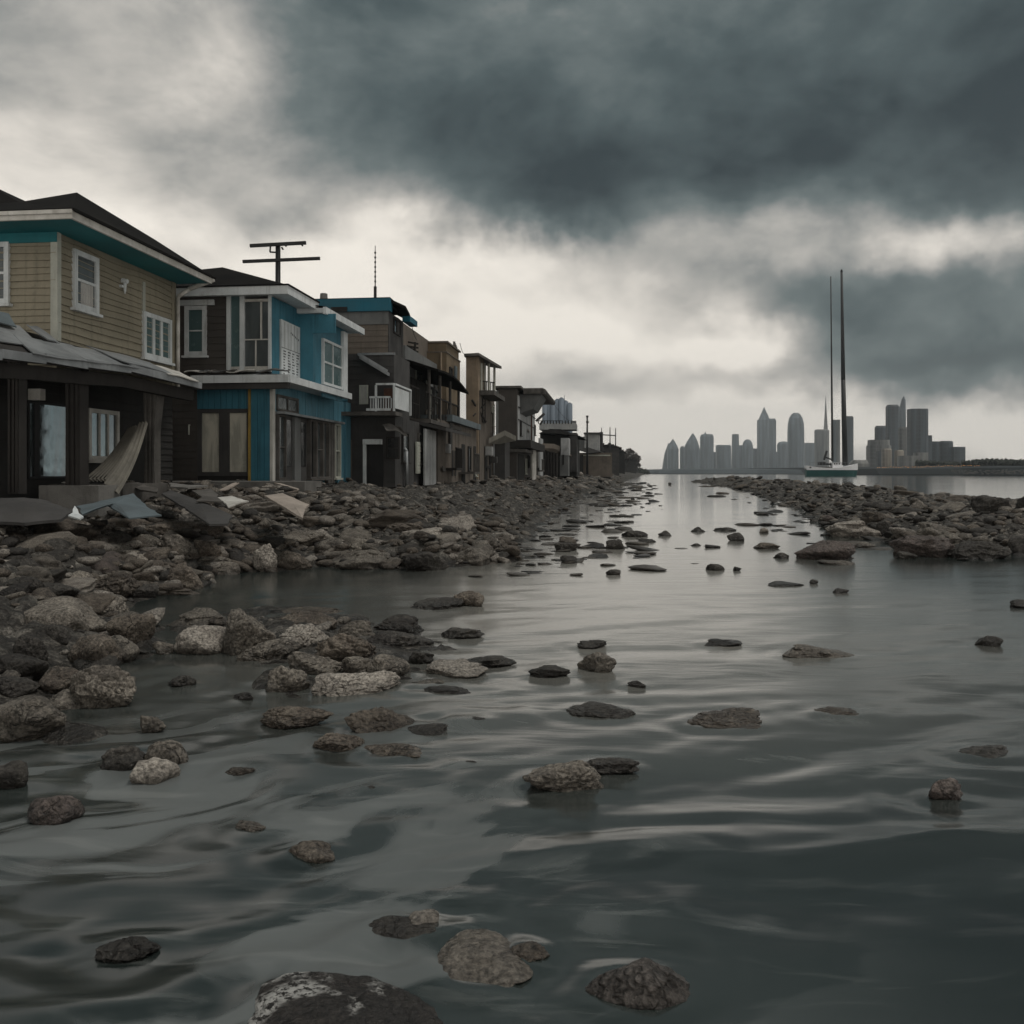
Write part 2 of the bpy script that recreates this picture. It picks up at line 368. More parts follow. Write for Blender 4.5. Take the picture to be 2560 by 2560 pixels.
def t1(x, y): return float(terrain(np.array([x]), np.array([y]))[0])
def ts(x, y): return float(terrain(np.array([x]), np.array([y]), False)[0])
def persp_grid(y0, y1, nr, s0, s1, nc, pad=0.0):
    ys = np.exp(np.linspace(math.log(y0), math.log(y1), nr)); ss = np.linspace(s0, s1, nc)
    Yg, Sg = np.meshgrid(ys, ss, indexing='ij'); Xg = Sg*(Yg+pad)
    return Xg.ravel(), Yg.ravel()
def grid_faces(nr, nc):
    i = np.arange(nr-1)[:, None]*nc+np.arange(nc-1)[None, :]; i = i.ravel()
    return np.stack([i, i+1, i+nc+1, i+nc], 1)
def land(name, y0, y1, nr, s0, s1, nc, pad, cut=-0.25):
    x, y = persp_grid(y0, y1, nr, s0, s1, nc, pad); h = terrain(x, y)
    f = grid_faces(nr, nc); keep = (h[f] > cut).any(1); f = f[keep]
    used = np.unique(f); mp = np.full(len(h), -1); mp[used] = np.arange(len(used))
    o = link(name, mesh_from(name, np.stack([x, y, h], 1)[used], mp[f], True), M['ground']); tag(o, kind='structure')
    return o
land('shore_ground', 3.0, 430, 900, -1.0, 0.26, 620, 2.0)
land('spit_ground', 13.0, 140, 300, 0.18, 0.85, 300, 0.0)
# back land behind the houses
b = MB(); b.box(-1500, -60, 20, 440, -1, 1.1); tag(b.build('back_ground', M['ground']), kind='structure')

# water ------------------------------------------------------------
def water_mat():
    m, q, b = new_mat('sea_water')
    ps = q.n('ShaderNodeNewGeometry').outputs['Position']; sx = q.n('ShaderNodeSeparateXYZ'); q.set(sx.inputs[0], ps)
    X, Y = sx.outputs[0], sx.outputs[1]
    def stretch(k): v = q.n('ShaderNodeVectorMath', operation='MULTIPLY'); q.set(v.inputs[0], ps); v.inputs[1].default_value = k; return v.outputs[0]
    warp = q.noise(stretch((0.5, 0.9, 1)), 1.0, 3, 0.5).outputs['Color']
    wv = q.vm('MULTIPLY', q.vm('SUBTRACT', warp, (0.5, 0.5, 0.5)), (0.9, 0.9, 0.0)); pw = q.vm('ADD', ps, wv)
    def sw(k): v = q.n('ShaderNodeVectorMath', operation='MULTIPLY'); q.set(v.inputs[0], pw); v.inputs[1].default_value = k; return v.outputs[0]
    # drifting foam film: thin milky streaks close to the stones on the near left
    near = q.mapr(Y, 6.5, 3.6); left = q.mapr(X, 1.6, -1.2)
    rot = q.n('ShaderNodeVectorRotate', rotation_type='Z_AXIS'); q.set(rot.inputs['Vector'], pw); rot.inputs['Angle'].default_value = math.radians(-24)
    fv = q.n('ShaderNodeVectorMath', operation='MULTIPLY'); q.set(fv.inputs[0], rot.outputs[0]); fv.inputs[1].default_value = (0.55, 1.5, 1)
    fo = q.noise(fv.outputs[0], 1.15, 5, 0.5, 1.1).outputs['Fac']
    foam = q.m('MULTIPLY', q.m('MULTIPLY', q.mapr(fo, 0.51, 0.575), near), left)
    thin = q.mapr(q.noise(sw((0.8, 4.5, 1)), 1.6, 6, 0.55, 0.6).outputs['Fac'], 0.54, 0.72)
    foam2 = q.m('MULTIPLY', thin, q.mapr(Y, 9.0, 4.5))
    silt_sheen = q.mix(q.mapr(q.noise(sw((0.35, 0.8, 1)), 0.8, 4, 0.5).outputs['Fac'], 0.35, 0.65), (0.012, 0.017, 0.016), (0.026, 0.033, 0.031))
    # bright sky reflection down mid channel, painted into the base colour
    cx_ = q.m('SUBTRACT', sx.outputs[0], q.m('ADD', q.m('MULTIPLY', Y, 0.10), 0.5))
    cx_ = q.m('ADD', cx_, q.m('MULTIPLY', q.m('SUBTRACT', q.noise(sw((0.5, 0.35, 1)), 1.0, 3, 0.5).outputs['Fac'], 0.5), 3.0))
    sky_sheen = q.m('EXPONENT', q.m('MULTIPLY', q.m('MULTIPLY', cx_, cx_), -0.13))
    sky_sheen = q.m('MULTIPLY', sky_sheen, q.mapr(Y, 3.0, 9.5, 0.0, 1.0))
    silt_sheen = q.mix(sky_sheen, silt_sheen, (0.235, 0.228, 0.208))
    base = q.mix(q.m('MULTIPLY', foam, 0.7), silt_sheen, (0.145, 0.158, 0.157))
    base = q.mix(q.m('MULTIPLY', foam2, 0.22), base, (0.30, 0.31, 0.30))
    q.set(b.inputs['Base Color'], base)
    q.set(b.inputs['Roughness'], q.m('ADD', q.mapr(Y, 4, 30, 0.19, 0.10), q.m('MULTIPLY', foam, 0.3)))
    b.inputs['IOR'].default_value = 1.9; b.inputs['Specular IOR Level'].default_value = 0.5
    r1 = q.noise(sw((0.55, 2.6, 1)), 1.3, 3, 0.5, 0.4).outputs['Fac']
    r2 = q.noise(sw((1.6, 8.5, 1)), 1.5, 4, 0.55, 0.3).outputs['Fac']
    r3 = q.noise(stretch((0.10, 0.55, 1)), 1.0, 3, 0.5).outputs['Fac']
    calm = q.mapr(q.noise(stretch((0.06, 0.12, 1)), 1.0, 2).outputs['Fac'], 0.35, 0.62, 0.35, 1.0)
    hgt = q.m('ADD', q.m('MULTIPLY', r1, 0.055), q.m('MULTIPLY', r2, 0.010)); hgt = q.m('ADD', hgt, q.m('MULTIPLY', r3, 0.07))
    r4 = q.noise(sw((0.22, 1.5, 1)), 1.0, 4, 0.6, 0.3).outputs['Fac']
    hgt = q.m('ADD', hgt, q.m('MULTIPLY', r4, 0.075))
    hgt = q.m('MULTIPLY', hgt, calm)
    bp = q.n('ShaderNodeBump'); bp.inputs['Strength'].default_value = 0.105; bp.inputs['Distance'].default_value = 1.0
    q.set(bp.inputs['Height'], hgt); q.set(b.inputs['Normal'], bp.outputs[0])
    return m
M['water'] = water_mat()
# far shore --------------------------------------------------------
M['far_land'] = surf('far_land', (0.022, 0.028, 0.031), (0.015, 0.019, 0.021), 0.95, 0.05, 0.3, 0.0, 0.1, fine=0.6)
def far_strip(name, pts, Y0, depth, mat, zlow=-1.0):
    """bank of land: (px, top py) along its water edge, rising from the water's edge"""
    v = []; f = []; n = len(pts)
    for (px, py, Y) in pts:
        X = (px-1280)/F*Y; zt = EYE+(HZ-py)/F*Y
        v += [(X, Y, zlow), (X, Y, 0.25), (X*1.004, Y+6+0.15*zt, zt*0.75), (X*1.02, Y+depth*0.25, zt), (X*1.15, Y+depth, zt), (X*1.15, Y+depth, zlow)]
    for i in range(n-1):
        k = 6*i; f += [(k+j, k+6+j, k+7+j, k+1+j) for j in range(5)]
    o = link(name, mesh_from(name, v, f), M[mat]); tag(o, kind='structure'); return o
M['far_land_hazed'] = surf('far_land_hazed', (0.085, 0.10, 0.108), (0.065, 0.078, 0.085), 0.95, 0.05, 0.2, 0.0, 0.1, fine=0.6)  # distance haze put into the pale blue-grey colour of this strip
far_strip('far_shore', [(1628,1180,470),(1650,1174,460),(1760,1171,450),(1900,1171,440),(2010,1172,420),(2060,1172,395)], 420, 300, 'far_land_hazed')
far_strip('far_shore', [(2060,1173,394),(2140,1168,360),(2200,1166,345),(2300,1166,335),(2420,1164,320),(2520,1162,300),(2640,1160,285),(2800,1158,270)], 420, 300, 'far_land')
# ================================================================== rocks
_ico = {}
def ico(n):
    if n not in _ico:
        bm = bmesh.new(); bmesh.ops.create_icosphere(bm, subdivisions=n, radius=1.0); bm.verts.index_update()
        _ico[n] = (np.array([v.co[:] for v in bm.verts]), np.array([[v.index for v in f.verts] for f in bm.faces])); bm.free()
    return _ico[n]
def rock_verts(level, style, seed, pits=1.0):
    d, f = ico(level); r = np.random.default_rng(seed)
    k = {'r': 20, 'c': 20, 's': 16}[style]; pw = {'r': 6.0, 'c': 13.0, 's': 10.0}[style]
    nrm = r.normal(size=(k, 3)); nrm[:, 2] *= (1.0 if style != 's' else 1.6); nrm /= np.linalg.norm(nrm, axis=1)[:, None]
    h = r.uniform(0.60, 1.0, k)
    c = np.maximum(d@nrm.T, 0)/h
    rad = np.maximum((c**pw).sum(1), 1e-9)**(-1/pw); rad = np.minimum(rad, 1.25)
    v = d*rad[:, None]
    o = r.uniform(0, 50, 3)
    v = v*(1+0.14*fbm(d*1.3+o, 3)+(0.022 if style == 'r' else 0.06)*fbm(d*4.2+o+7, 4)+0.013*pits*fbm(d*12+o, 3))[:, None]
    if style == 's':                     # bedded rock: thin ledges
        ang = r.uniform(-0.25, 0.25); zz = v[:, 2]+v[:, 0]*ang
        led = np.sin(zz*9+2.2*fbm(v*1.5+o, 2)); v[:, :2] *= (1+0.06*np.sign(led)*np.abs(led)**0.4)[:, None]
    if style == 'c':
        rg = 1-np.abs(perlin(d*2.6+o+3)); v *= (1-0.10*np.clip(rg-0.80, 0, 1)/0.2)[:, None]
    lo, hi = v.min(0), v.max(0)
    return (v-(lo+hi)/2)/((hi-lo)/2), f
def place(px, py):
    """where the sight line through a pixel meets the ground or the water"""
    dx, dz = (px-1280)/F, (HZ-py)/F
    ys = np.exp(np.linspace(math.log(1.2), math.log(90), 900)); h = np.maximum(terrain(dx*ys, ys, False), 0.0); ok = np.nonzero(EYE+dz*ys <= h)[0]
    Y = ys[ok[0]] if len(ok) else EYE/max(1e-4, -dz)
    return dx*Y, Y, max(0.0, ts(dx*Y, Y))
nrock = 0; ROCKPOS = []
def rock(x0, x1, yt, yb, style, mat, label, dep=0.75, base=None, name='rock', top=None):
    global nrock; nrock += 1
    X, Y, zb = place((x0+x1)/2, yb) if base is None else (0, (EYE-base)*F/(yb-HZ), base)
    px = x1-x0; lev = 6 if px > 130 else (5 if px > 45 else 4)
    u, f = rock_verts(lev, style, 1000+nrock*7)
    hx = px/F*Y/2; dy = dep*hx; Yc = Y+dy*0.8; Xc = ((x0+x1)/2-1280)/F*Yc; zt = max(0.05, (hx*0.5))
    for it in range(14):                 # fit length, depth and height so that its outline is the one in the photograph
        low = 0.30*zt+0.16*hx
        q = u*np.array([hx, dy, (zt+low)/2])+np.array([Xc, Yc, zb+(zt-low)/2])
        k = q[:, 2] > zb-0.002
        if k.sum() < 8: break
        Yq = np.maximum(q[k, 1], 0.4); qx = 1280+q[k, 0]/Yq*F; qy = HZ+(EYE-q[k, 2])/Yq*F
        ww = (qx.max()-qx.min())/px; hx /= ww; Xc += ((x0+x1)/2-(qx.max()+qx.min())/2)/F*Yc
        tgt = (EYE-zb)*F/(yb-HZ); cur = (EYE-zb)*F/(qy.max()-HZ); Yc += 0.8*(tgt-cur)
        err = (qy.min()-yt)/F*Yc
        zt = zt+0.8*err if top is None else top
        zmin = max(0.018, 0.05*hx)
        if zt < zmin:
            zt = zmin
            if top is None: dy = max(0.25*hx, dy*0.8)
        dy = min(dy, dep*hx*1.05)
    v = u*np.array([hx, dy, (zt+low)/2]); v[:, 2] += (zt-low)/2
    if Yc < 9 and zb < 0.02: ROCKPOS.append((Xc, Yc, hx, dy))
    me = mesh_from(name, v, f, True)
    o = link(name, me, M['rock_'+mat]); o.location = (Xc, Yc, zb)
    tag(o, label, 'rock', 'rocks of the shore')
    return o
R = [
 # ---- nearest the lens
 (610,1112,2428,2660,'r','lichen','big rounded dark boulder with crusty white lichen patch, cut by the bottom edge'),
 (1456,1731,2394,2530,'r','pitted','rounded pitted brown-grey boulder standing alone beside the lichen boulder'),
 (893,1097,2288,2362,'r','dark','low dark humpbacked rock behind the lichen boulder'),
 (1015,1098,2272,2332,'r','pale','small smooth pale dome peeping over the dark humpbacked rock'),
 (1075,1330,2360,2470,'r','grey','broad pale grey slab just awash between the two nearest boulders', 1.1, None, 'rock', 0.030),
 (1266,1374,2352,2410,'c','brown','small rough brown knob at the tip of the awash grey slab'),
 (236,402,2340,2408,'s','dark','dark flat stone almost drowned in milky foam'),
 (713,838,2100,2162,'r','brown','smooth egg-shaped brown stone alone in swirling water'),
 (588,665,2050,2092,'c','grey','small grey stone half covered by the white foam streak'),
 (68,213,1988,2072,'r','red','oblong reddish pitted stone tilted in dark calm water'),
 (-40,72,1900,1970,'r','dark','dark rounded stone cut by the frame edge, below the huge round boulder'),
 (248,372,1862,1926,'s','dark','thin dark slab leaning against a pair of speckled stones'),
 (356,472,1849,1918,'r','grey','upper speckled grey stone of the leaning pair'),
 (323,452,1892,1960,'r','pale','lower speckled pale stone of the leaning pair'),
 (559,640,1917,1943,'c','brown','little brown pyramid-shaped stone right of the speckled pair'),
 (350,416,1788,1833,'c','grey','small pointed grey stone alone in the calm inlet'),
 (-60,166,1738,1852,'r','grey','huge smooth rounded grey boulder at the left frame edge'),
 # ---- left pile
 (172,342,1661,1770,'c','grey','tall pale wedge-shaped boulder at the tip of the left pile'),
 (103,245,1722,1775,'r','grey','low rounded stone tucked in front of the tall pale wedge boulder'),
 (91,215,1664,1736,'r','brown','brown rounded boulder directly behind the tall pale wedge'),
 (-20,124,1633,1700,'r','dark','dark broad boulder above the huge rounded boulder'),
 (-30,100,1690,1742,'r','dark','dark low stone resting against the top of the huge rounded boulder'),
 (16,122,1585,1662,'c','dark','dark peaked boulder with a sharp triangular top'),
 (99,172,1562,1616,'r','dark','small round dark stone under the long whale-backed boulder'),
 (166,305,1585,1670,'r','brown','dark brown boulder with a ridged back, below the whale-backed boulder'),
 (242,350,1587,1648,'r','grey','smooth grey boulder at the right end of the left pile'),
 (0,275,1490,1590,'r','grey','long smooth whale-backed boulder lying across the left pile'),
 (265,392,1533,1602,'r','brown','rounded brown boulder at the blunt end of the whale-backed boulder'),
 (211,328,1486,1546,'c','grey','rough grey boulder wedged above the whale-backed boulder'),
 (323,398,1459,1496,'c','dark','dark craggy stone overlooking the calm pool'),
 (420,492,1688,1718,'r','dark','small dark dome of stone with a white wake beside it'),
 (581,634,1730,1751,'s','dark','tiny flat dark stone left of the coral-like slab'),
 # ---- low ridge across the middle
 (414,578,1518,1572,'s','grey','long smooth grey stone with a snout above the palest blunt boulder'),
 (433,575,1562,1637,'r','pale','palest blunt boulder at the left end of the low ridge'),
 (380,440,1603,1638,'r','grey','small rounded stone at the left foot of the palest blunt boulder'),
 (555,690,1519,1640,'c','grey','tall pyramid-shaped grey boulder crowning the low ridge'),
 (590,752,1595,1654,'c','grey','rough skirt of grey rock below the pyramid boulder'),
 (684,846,1528,1576,'s','brown','greenish brown flat boulder right of the pyramid boulder'),
 (697,832,1558,1620,'c','pale','pale pitted boulder beneath the greenish flat boulder'),
 (684,860,1516,1536,'s','brown','thin greenish shelf of rock just above the pool water'),
 (842,940,1550,1597,'c','grey','low grey hump behind the big speckled boulder of the ridge'),
 (933,1060,1535,1584,'c','dark','dark jagged rock at the back right of the low ridge'),
 (916,1086,1576,1624,'s','dark','wide flat dark rock sliding into the water behind the ridge'),
 (779,942,1582,1660,'c','brown','big speckled brown boulder in the heart of the low ridge'),
 (717,858,1628,1690,'c','grey','rough grey-brown boulder in front of the big speckled boulder'),
 (916,1026,1634,1696,'r','grey','rounded grey boulder between the speckled boulder and the long pale slab'),
 (1018,1086,1628,1662,'s','dark','dark thin rock tilted behind the long pale slab'),
 (1042,1224,1646,1698,'s','pale','long pale pitted slab near the right tip of the ridge'),
 (1152,1292,1638,1667,'s','dark','flat dark tongue of rock forming the right tip of the ridge'),
 (663,775,1663,1729,'c','grey','pale grey lump at the front left of the coral-like slab'),
 (775,1006,1676,1742,'c','pale','large coral-like pale slab at the front of the low ridge'),
 (852,950,1640,1690,'c','grey','mid grey stone sandwiched between coral-like slab and ridge'),
 (1003,1128,1696,1718,'s','grey','thin grey ledge trailing right from the coral-like slab'),
 (1028,1192,1713,1738,'s','dark','flat dark ledge awash below the long pale slab'),
 # ---- awash in front of the ridge
 (649,835,1764,1824,'c','brown','mossy brown rock awash left of the twin-humped rock'),
 (860,1044,1766,1842,'c','brown','twin-humped brown rock awash before the ridge'),
 (1013,1121,1808,1842,'r','dark','low dark rock just right of the twin-humped rock'),
 (1133,1216,1791,1813,'s','dark','thin dark sliver of rock right of the low dark rock'),
 (781,914,1831,1886,'c','brown','brown domed rock with a foam collar'),
 (900,1056,1857,1899,'s','brown','long low brown rock trailing ripples, nearest of the awash group'),
 (1140,1202,1901,1917,'s','dark','dark chip of stone in the pale water beyond the long low rock'),
 (890,944,1964,1980,'s','dark','small dark lens-shaped stone in pale swirling water'),
 # ---- in the channel
 (1028,1175,1492,1524,'s','dark','low wide dark rock at the mouth of the pool'),
 (1131,1211,1476,1516,'c','brown','humped brown rock joined to the low rock at the pool mouth'),
 (1102,1212,1568,1598,'s','dark','flat dark rock between the pool mouth and the ridge tip'),
 (1442,1517,1599,1621,'s','dark','flat dark stone directly behind the stacked-looking grey stone'),
 (1442,1542,1629,1684,'c','grey','stacked-looking grey stone with a peaked cap in mid channel'),
 (1320,1427,1662,1695,'s','dark','dark rough stone left of the stacked-looking grey stone'),
 (1568,1616,1701,1719,'s','dark','small dark button of stone right of the stacked-looking stone'),
 (1762,1856,1596,1615,'s','dark','thin dark stone alone far right of the stacked-looking stone'),
 (1414,1590,1753,1798,'c','dark','long dark boat-shaped rock in mid channel'),
 (1711,1906,1768,1828,'c','brown','broad brown rock with a cracked tan top in mid channel'),
 (1306,1510,1900,1980,'c','grey','large grey humped rock with a white wake curling round it'),
 (1460,1600,1893,1940,'s','dark','dark tail of rock behind the large humped rock'),
 (2035,2156,1765,1794,'s','brown','flat brown rock with an undercut front on the right side'),
 (1954,2138,1610,1647,'s','grey','long grey ledge-like rock alone on the right side'),
 (2437,2509,1589,1617,'r','dark','dark blunt rock with its mirror image, far right'),
 (2396,2522,1862,1900,'s','dark','thin streaked dark rock at the right side of the water'),
 (2320,2408,1943,2003,'c','red','reddish pitted stone alone at the lower right'),
 (2524,2600,1498,1522,'r','dark','dark rock cut by the right frame edge'),
 (1919,2010,1452,1467,'r','dark','long low rounded dark stone near the little square one'),
 (2023,2046,1448,1460,'c','dark','tiny dark stone beside the long low rounded one'),
 (2081,2123,1470,1484,'c','dark','little square dark stone alone in open water'),
 (1764,1812,1409,1427,'r','dark','dark dome-shaped stone with a tiny companion'),
 (1832,1854,1416,1428,'c','dark','tiny stone right of the dark dome-shaped stone'),
 (1514,1552,1423,1438,'r','dark','small dark dome nearest the middle of the channel'),
 (1400,1444,1388,1408,'r','dark','dark dome close to the left bank edge'),
 (1385,1448,1356,1379,'c','dark','rough dark rock off the left bank, behind the dark dome'),
 (1395,1442,1340,1358,'c','brown','brown rock off the left bank, furthest back of its three'),
 (1452,1511,1357,1370,'s','dark','flat dark rock linking bank rocks and the split rock'),
 (1514,1562,1348,1374,'c','dark','split dark rock off the left bank'),
 (1553,1621,1326,1343,'c','dark','long dark rock left of a round one in the channel'),
 (1645,1679,1326,1340,'r','dark','round dark stone right of the long dark rock'),
 (1595,1640,1346,1356,'s','dark','flat dark stone just below the long dark rock'),
 (1727,1763,1317,1329,'r','dark','low dark stone at the left end of a thin streak of rock'),
 (1782,1842,1318,1328,'s','dark','thin streak of rock right of the low dark stone'),
 (1816,1861,1331,1353,'r','dark','chunky dark stone nearest below the thin streak of rock'),
 (1898,1922,1319,1332,'r','grey','small egg-like grey stone near the stone spit'),
 (1882,1952,1356,1372,'s','brown','low brown rock left of the reddish outlier'),
 (1932,1973,1381,1396,'c','dark','dark stone just below the low brown rock'),
 (1985,2140,1350,1399,'s','red','broad reddish layered outlier in front of the stone spit'),
 (2041,2138,1399,1413,'s','grey','long flat grey ledge just below the reddish outlier'),
 (2133,2191,1355,1370,'s','grey','smooth flat grey stone right of the reddish outlier'),
 (2239,2294,1378,1398,'c','dark','small dark two-part stone before the striped slab'),
 (1760,1802,1361,1370,'s','dark','thin flat stone near the middle right of the channel'),
 (1726,1753,1358,1365,'s','dark','very thin dark stone left of the thin flat stone'),
 (1577,1587,1243,1249,'r','dark','tiny dark speck of stone far up the channel'),
 (1670,1679,1206,1213,'r','dark','tiniest dark stone, farthest up the channel'),
 # ---- on the stone spit
 (2222,2400,1338,1394,'s','red','big striped pinkish slab along the waterline of the spit'),
 (2360,2530,1352,1398,'s','dark','dark lower ledge continuing right from the striped slab'),
 (2290,2460,1305,1362,'s','grey','tilted streaky grey boulder above the striped slab'),
 (2063,2205,1301,1344,'s','pale','white weathered rock at the front of the spit'),
 (2185,2232,1302,1342,'c','dark','dark blocky rock leaning on the white weathered rock'),
 (2222,2290,1318,1346,'c','pale','pale rough rock between the dark block and the striped slab'),
 (2425,2530,1238,1290,'c','dark','dark jagged outcrop on the crest of the spit at right'),
 (2530,2600,1240,1290,'c','dark','dark outcrop on the spit cut by the right frame edge'),
 (2234,2269,1213,1232,'c','grey','upright pointed rock on the skyline of the spit'),
 (2519,2600,1335,1378,'r','dark','rounded dark rock at the right end of the spit, by the water'),
 (2270,2316,1250,1282,'c','grey','light grey round-topped rock on the middle of the spit'),
 (2150,2230,1278,1312,'s','brown','sloping brown rock behind the white weathered rock'),
 (2400,2500,1288,1330,'c','dark','dark bulky rock above the tilted streaky boulder'),
 # ---- left bank
 (402,509,1404,1474,'c','brown','big square-shouldered boulder at the left end of the pool'),
 (403,502,1470,1488,'s','brown','low stone at the foot of the square-shouldered boulder'),
 (265,428,1374,1417,'s','grey','long seal-shaped boulder on the left bank'),
 (402,503,1335,1400,'c','grey','steep grey boulder right of the seal-shaped boulder'),
 (484,557,1349,1400,'c','brown','brown angular boulder right of the steep grey boulder'),
 (549,627,1347,1384,'r','grey','smooth oval boulder on the bank above the pool'),
 (511,602,1403,1438,'r','grey','smooth rounded stone by the pool with a cracked end'),
 (540,640,1376,1406,'c','grey','flat-topped grey stone below the smooth oval boulder'),
 (633,694,1358,1430,'c','pale','pale upright bone-like rock at the edge of the pool'),
 (680,780,1376,1426,'c','brown','brown sloping rock right of the bone-like rock'),
 (29,250,1288,1356,'r','brown','wide light brown boulder below the torn blue sheet'),
 (58,205,1345,1410,'r','dark','dark square boulder below the wide light brown one'),
 (-20,85,1325,1370,'c','dark','dark rock by the left frame edge below the dark sheet'),
 (-30,140,1388,1446,'s','dark','long flat dark slab at the left frame edge'),
 (141,234,1426,1459,'r','grey','light-topped small slab in the left pile above the rough boulder'),
 (205,358,1428,1492,'c','brown','wide brown rock left of the square-shouldered boulder'),
 (-20,120,1440,1500,'r','dark','dark smooth rock above the whale-backed boulder'),
 (60,200,1455,1502,'r','dark','dark low rock behind the whale-backed boulder'),
 (364,486,1300,1343,'c','brown','brown boulder in front of the dark fallen sheet'),
 (235,330,1325,1366,'c','dark','dark flattish boulder right of the wide light brown one'),
 (330,400,1335,1372,'r','grey','small light boulder behind the seal-shaped one'),
 (480,560,1305,1345,'c','brown','brown rock under the edge of the broken boards'),
 (697,828,1325,1365,'s','grey','long grey boulder on the bank below the beige panel'),
 (640,720,1295,1335,'s','grey','layered grey rock just below the beige panel'),
 (760,835,1322,1352,'c','pale','pale sharp-edged stone right of the long grey boulder'),
 (806,1006,1373,1424,'s','grey','massive flat-topped rock fronting the pool'),
 (945,1080,1302,1340,'c','brown','pyramid-like brown rock in the middle of the bank'),
 (1000,1110,1318,1352,'s','pale','pale sheared rock right of the pyramid-like brown rock'),
 (1098,1192,1287,1335,'s','pale','pale square-ended boulder near the right of the bank'),
 (1003,1118,1378,1427,'c','dark','dark broken rocks at the pool corner'),
 (1110,1240,1360,1415,'s','grey','grey rock shelf where the bank meets the channel'),
 (860,960,1345,1385,'c','grey','grey rough rock above the massive flat-topped rock'),
]
for r in R: rock(*r)
# ------------------------------------------------------------------ the water, lapping round them
nr, nc = 640, 460
wx, wy = persp_grid(1.0, 2640, nr, -1.25, 1.25, nc, 1.5)
fade = np.clip((13-wy)/9, 0, 1)
ca, sa_ = math.cos(0.22), math.sin(0.22); rx_, ry_ = wx*ca+wy*sa_, -wx*sa_+wy*ca
q0 = np.stack([rx_*0.50, ry_*1.15, wx*0], 1); q0 += 0.75*np.stack([fbm(q0*0.8, 2), fbm(q0*0.8+5, 2), wx*0], 1)
wz = fade*(0.030*fbm(q0*1.0, 2)+0.011*fbm(q0*np.array([2.0, 3.0, 1])+3, 2)+0.0035*fbm(q0*np.array([5.0, 10.0, 1])+11, 2))
nearm = wy < 10
for (X0_, Y0_, a_, b_) in ROCKPOS:       # a low bow wave and ring round every stone
    m_ = nearm & (np.abs(wx-X0_) < a_+1.0) & (np.abs(wy-Y0_) < b_+1.0)
    if not m_.any(): continue
    dx_, dy_ = (wx[m_]-X0_), (wy[m_]-Y0_); dd = np.hypot(dx_/a_, dy_/b_); s_ = (dd-1)*0.5*(a_+b_)
    k_ = 0.010*np.exp(-np.abs(s_)/0.16)*np.cos(np.clip(s_, 0, 3)*26)*np.clip(1.2-0.3*np.arctan2(-dy_, -dx_)**2*0.3, 0.3, 1)
    wz[m_] += np.where(s_ > -0.05, k_, 0)*fade[m_]
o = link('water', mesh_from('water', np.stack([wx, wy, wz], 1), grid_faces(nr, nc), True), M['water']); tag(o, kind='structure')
# ------------------------------------------------------------------ heaped stones of the bank and the spit
protos = []
for k in range(14):
    v, f = rock_verts(4, 'crs'[k % 3], 500+k*13); me = mesh_from('stone', v, f, True)
    protos.append(me)
SMATS = ['rock_grey', 'rock_brown', 'rock_dark', 'rock_brown', 'rock_grey', 'rock_pale', 'rock_dark', 'rock_red']
for me, k in zip(protos, range(14)): me.materials.append(M[SMATS[k % 8]])
def scatter(n, sampler, smin, smax, label, group):
    c = 0; tries = 0
    while c < n and tries < n*60:
        tries += 1; x, y = sampler(); z = ts(x, y)
        if z < 0.06: continue
        o = bpy.data.objects.new('stone', protos[rng.integers(14)]); COL.objects.link(o)
        s = rng.uniform(smin, smax)*min(1.0, 0.5+z)
        o.scale = (s*rng.uniform(0.9, 1.5), s*rng.uniform(0.7, 1.0), s*rng.uniform(0.40, 0.66)); o.rotation_euler = (rng.normal()*0.18, rng.normal()*0.18, rng.uniform(0, 6.28))
        o.location = (x, y, z+0.10*s); tag(o, label, 'rock', group); c += 1
def on_spit():
    t = rng.uniform(0, 1)**1.2; px = 2580-t*560; py = rng.uniform(1232, 1378); x, y = W0(px, py, 0.3)
    return x, y
scatter(75, on_spit, 0.18, 0.48, 'rough brown-grey stone heaped among others on the spit across the channel', 'heaped stones of the spit')
def on_bank():
    px = rng.uniform(-40, 1180); py = rng.uniform(1290, 1430); return W0(px, py, 0.55)
scatter(55, on_bank, 0.20, 0.46, 'medium stone heaped among others on the rubble bank before the houses', 'heaped stones of the bank')
# countless small rubble, one mass per shore
def rubble(name, n, sampler, smin, smax, mats, awash=False):
    shapes = [rock_verts(2, 'crs'[i % 3], 900+i) for i in range(8)]
    V = []; FF = []; MI = []; k = 0
    xs = np.array([sampler() for _ in range(n)]); zs = terrain(xs[:, 0], xs[:, 1])
    for (x, y), z in zip(xs, zs):
        if z < -0.02 and not awash: continue
        v, f = shapes[rng.integers(8)]; s = smin*(smax/smin)**(rng.random()**1.7)*(1 if y < 30 else min(2.2, y/34))
        a = rng.uniform(0, 6.28); c, sn = math.cos(a), math.sin(a)
        q = v*np.array([s*rng.uniform(0.9, 1.6), s, s*rng.uniform(0.35, 0.7)])
        t = rng.normal()*0.25; q = np.stack([q[:, 0]*c-q[:, 1]*sn, q[:, 0]*sn+q[:, 1]*c, q[:, 2]+q[:, 0]*t], 1)
        if awash: q[:, 2] *= 0.42; q[:, :2] *= 1.25; z = rng.uniform(-0.02, 0.012)-0.10*s
        V.append(q+np.array([x, y, z+0.15*s])); FF.append(f+k); MI += [int(rng.integers(len(mats)))]*len(f); k += len(v)
    me = mesh_from(name, np.concatenate(V), np.concatenate(FF), True)
    o = link(name, me)
    for m in mats: me.materials.append(M[m])
    me.polygons.foreach_set('material_index', MI)
    return o
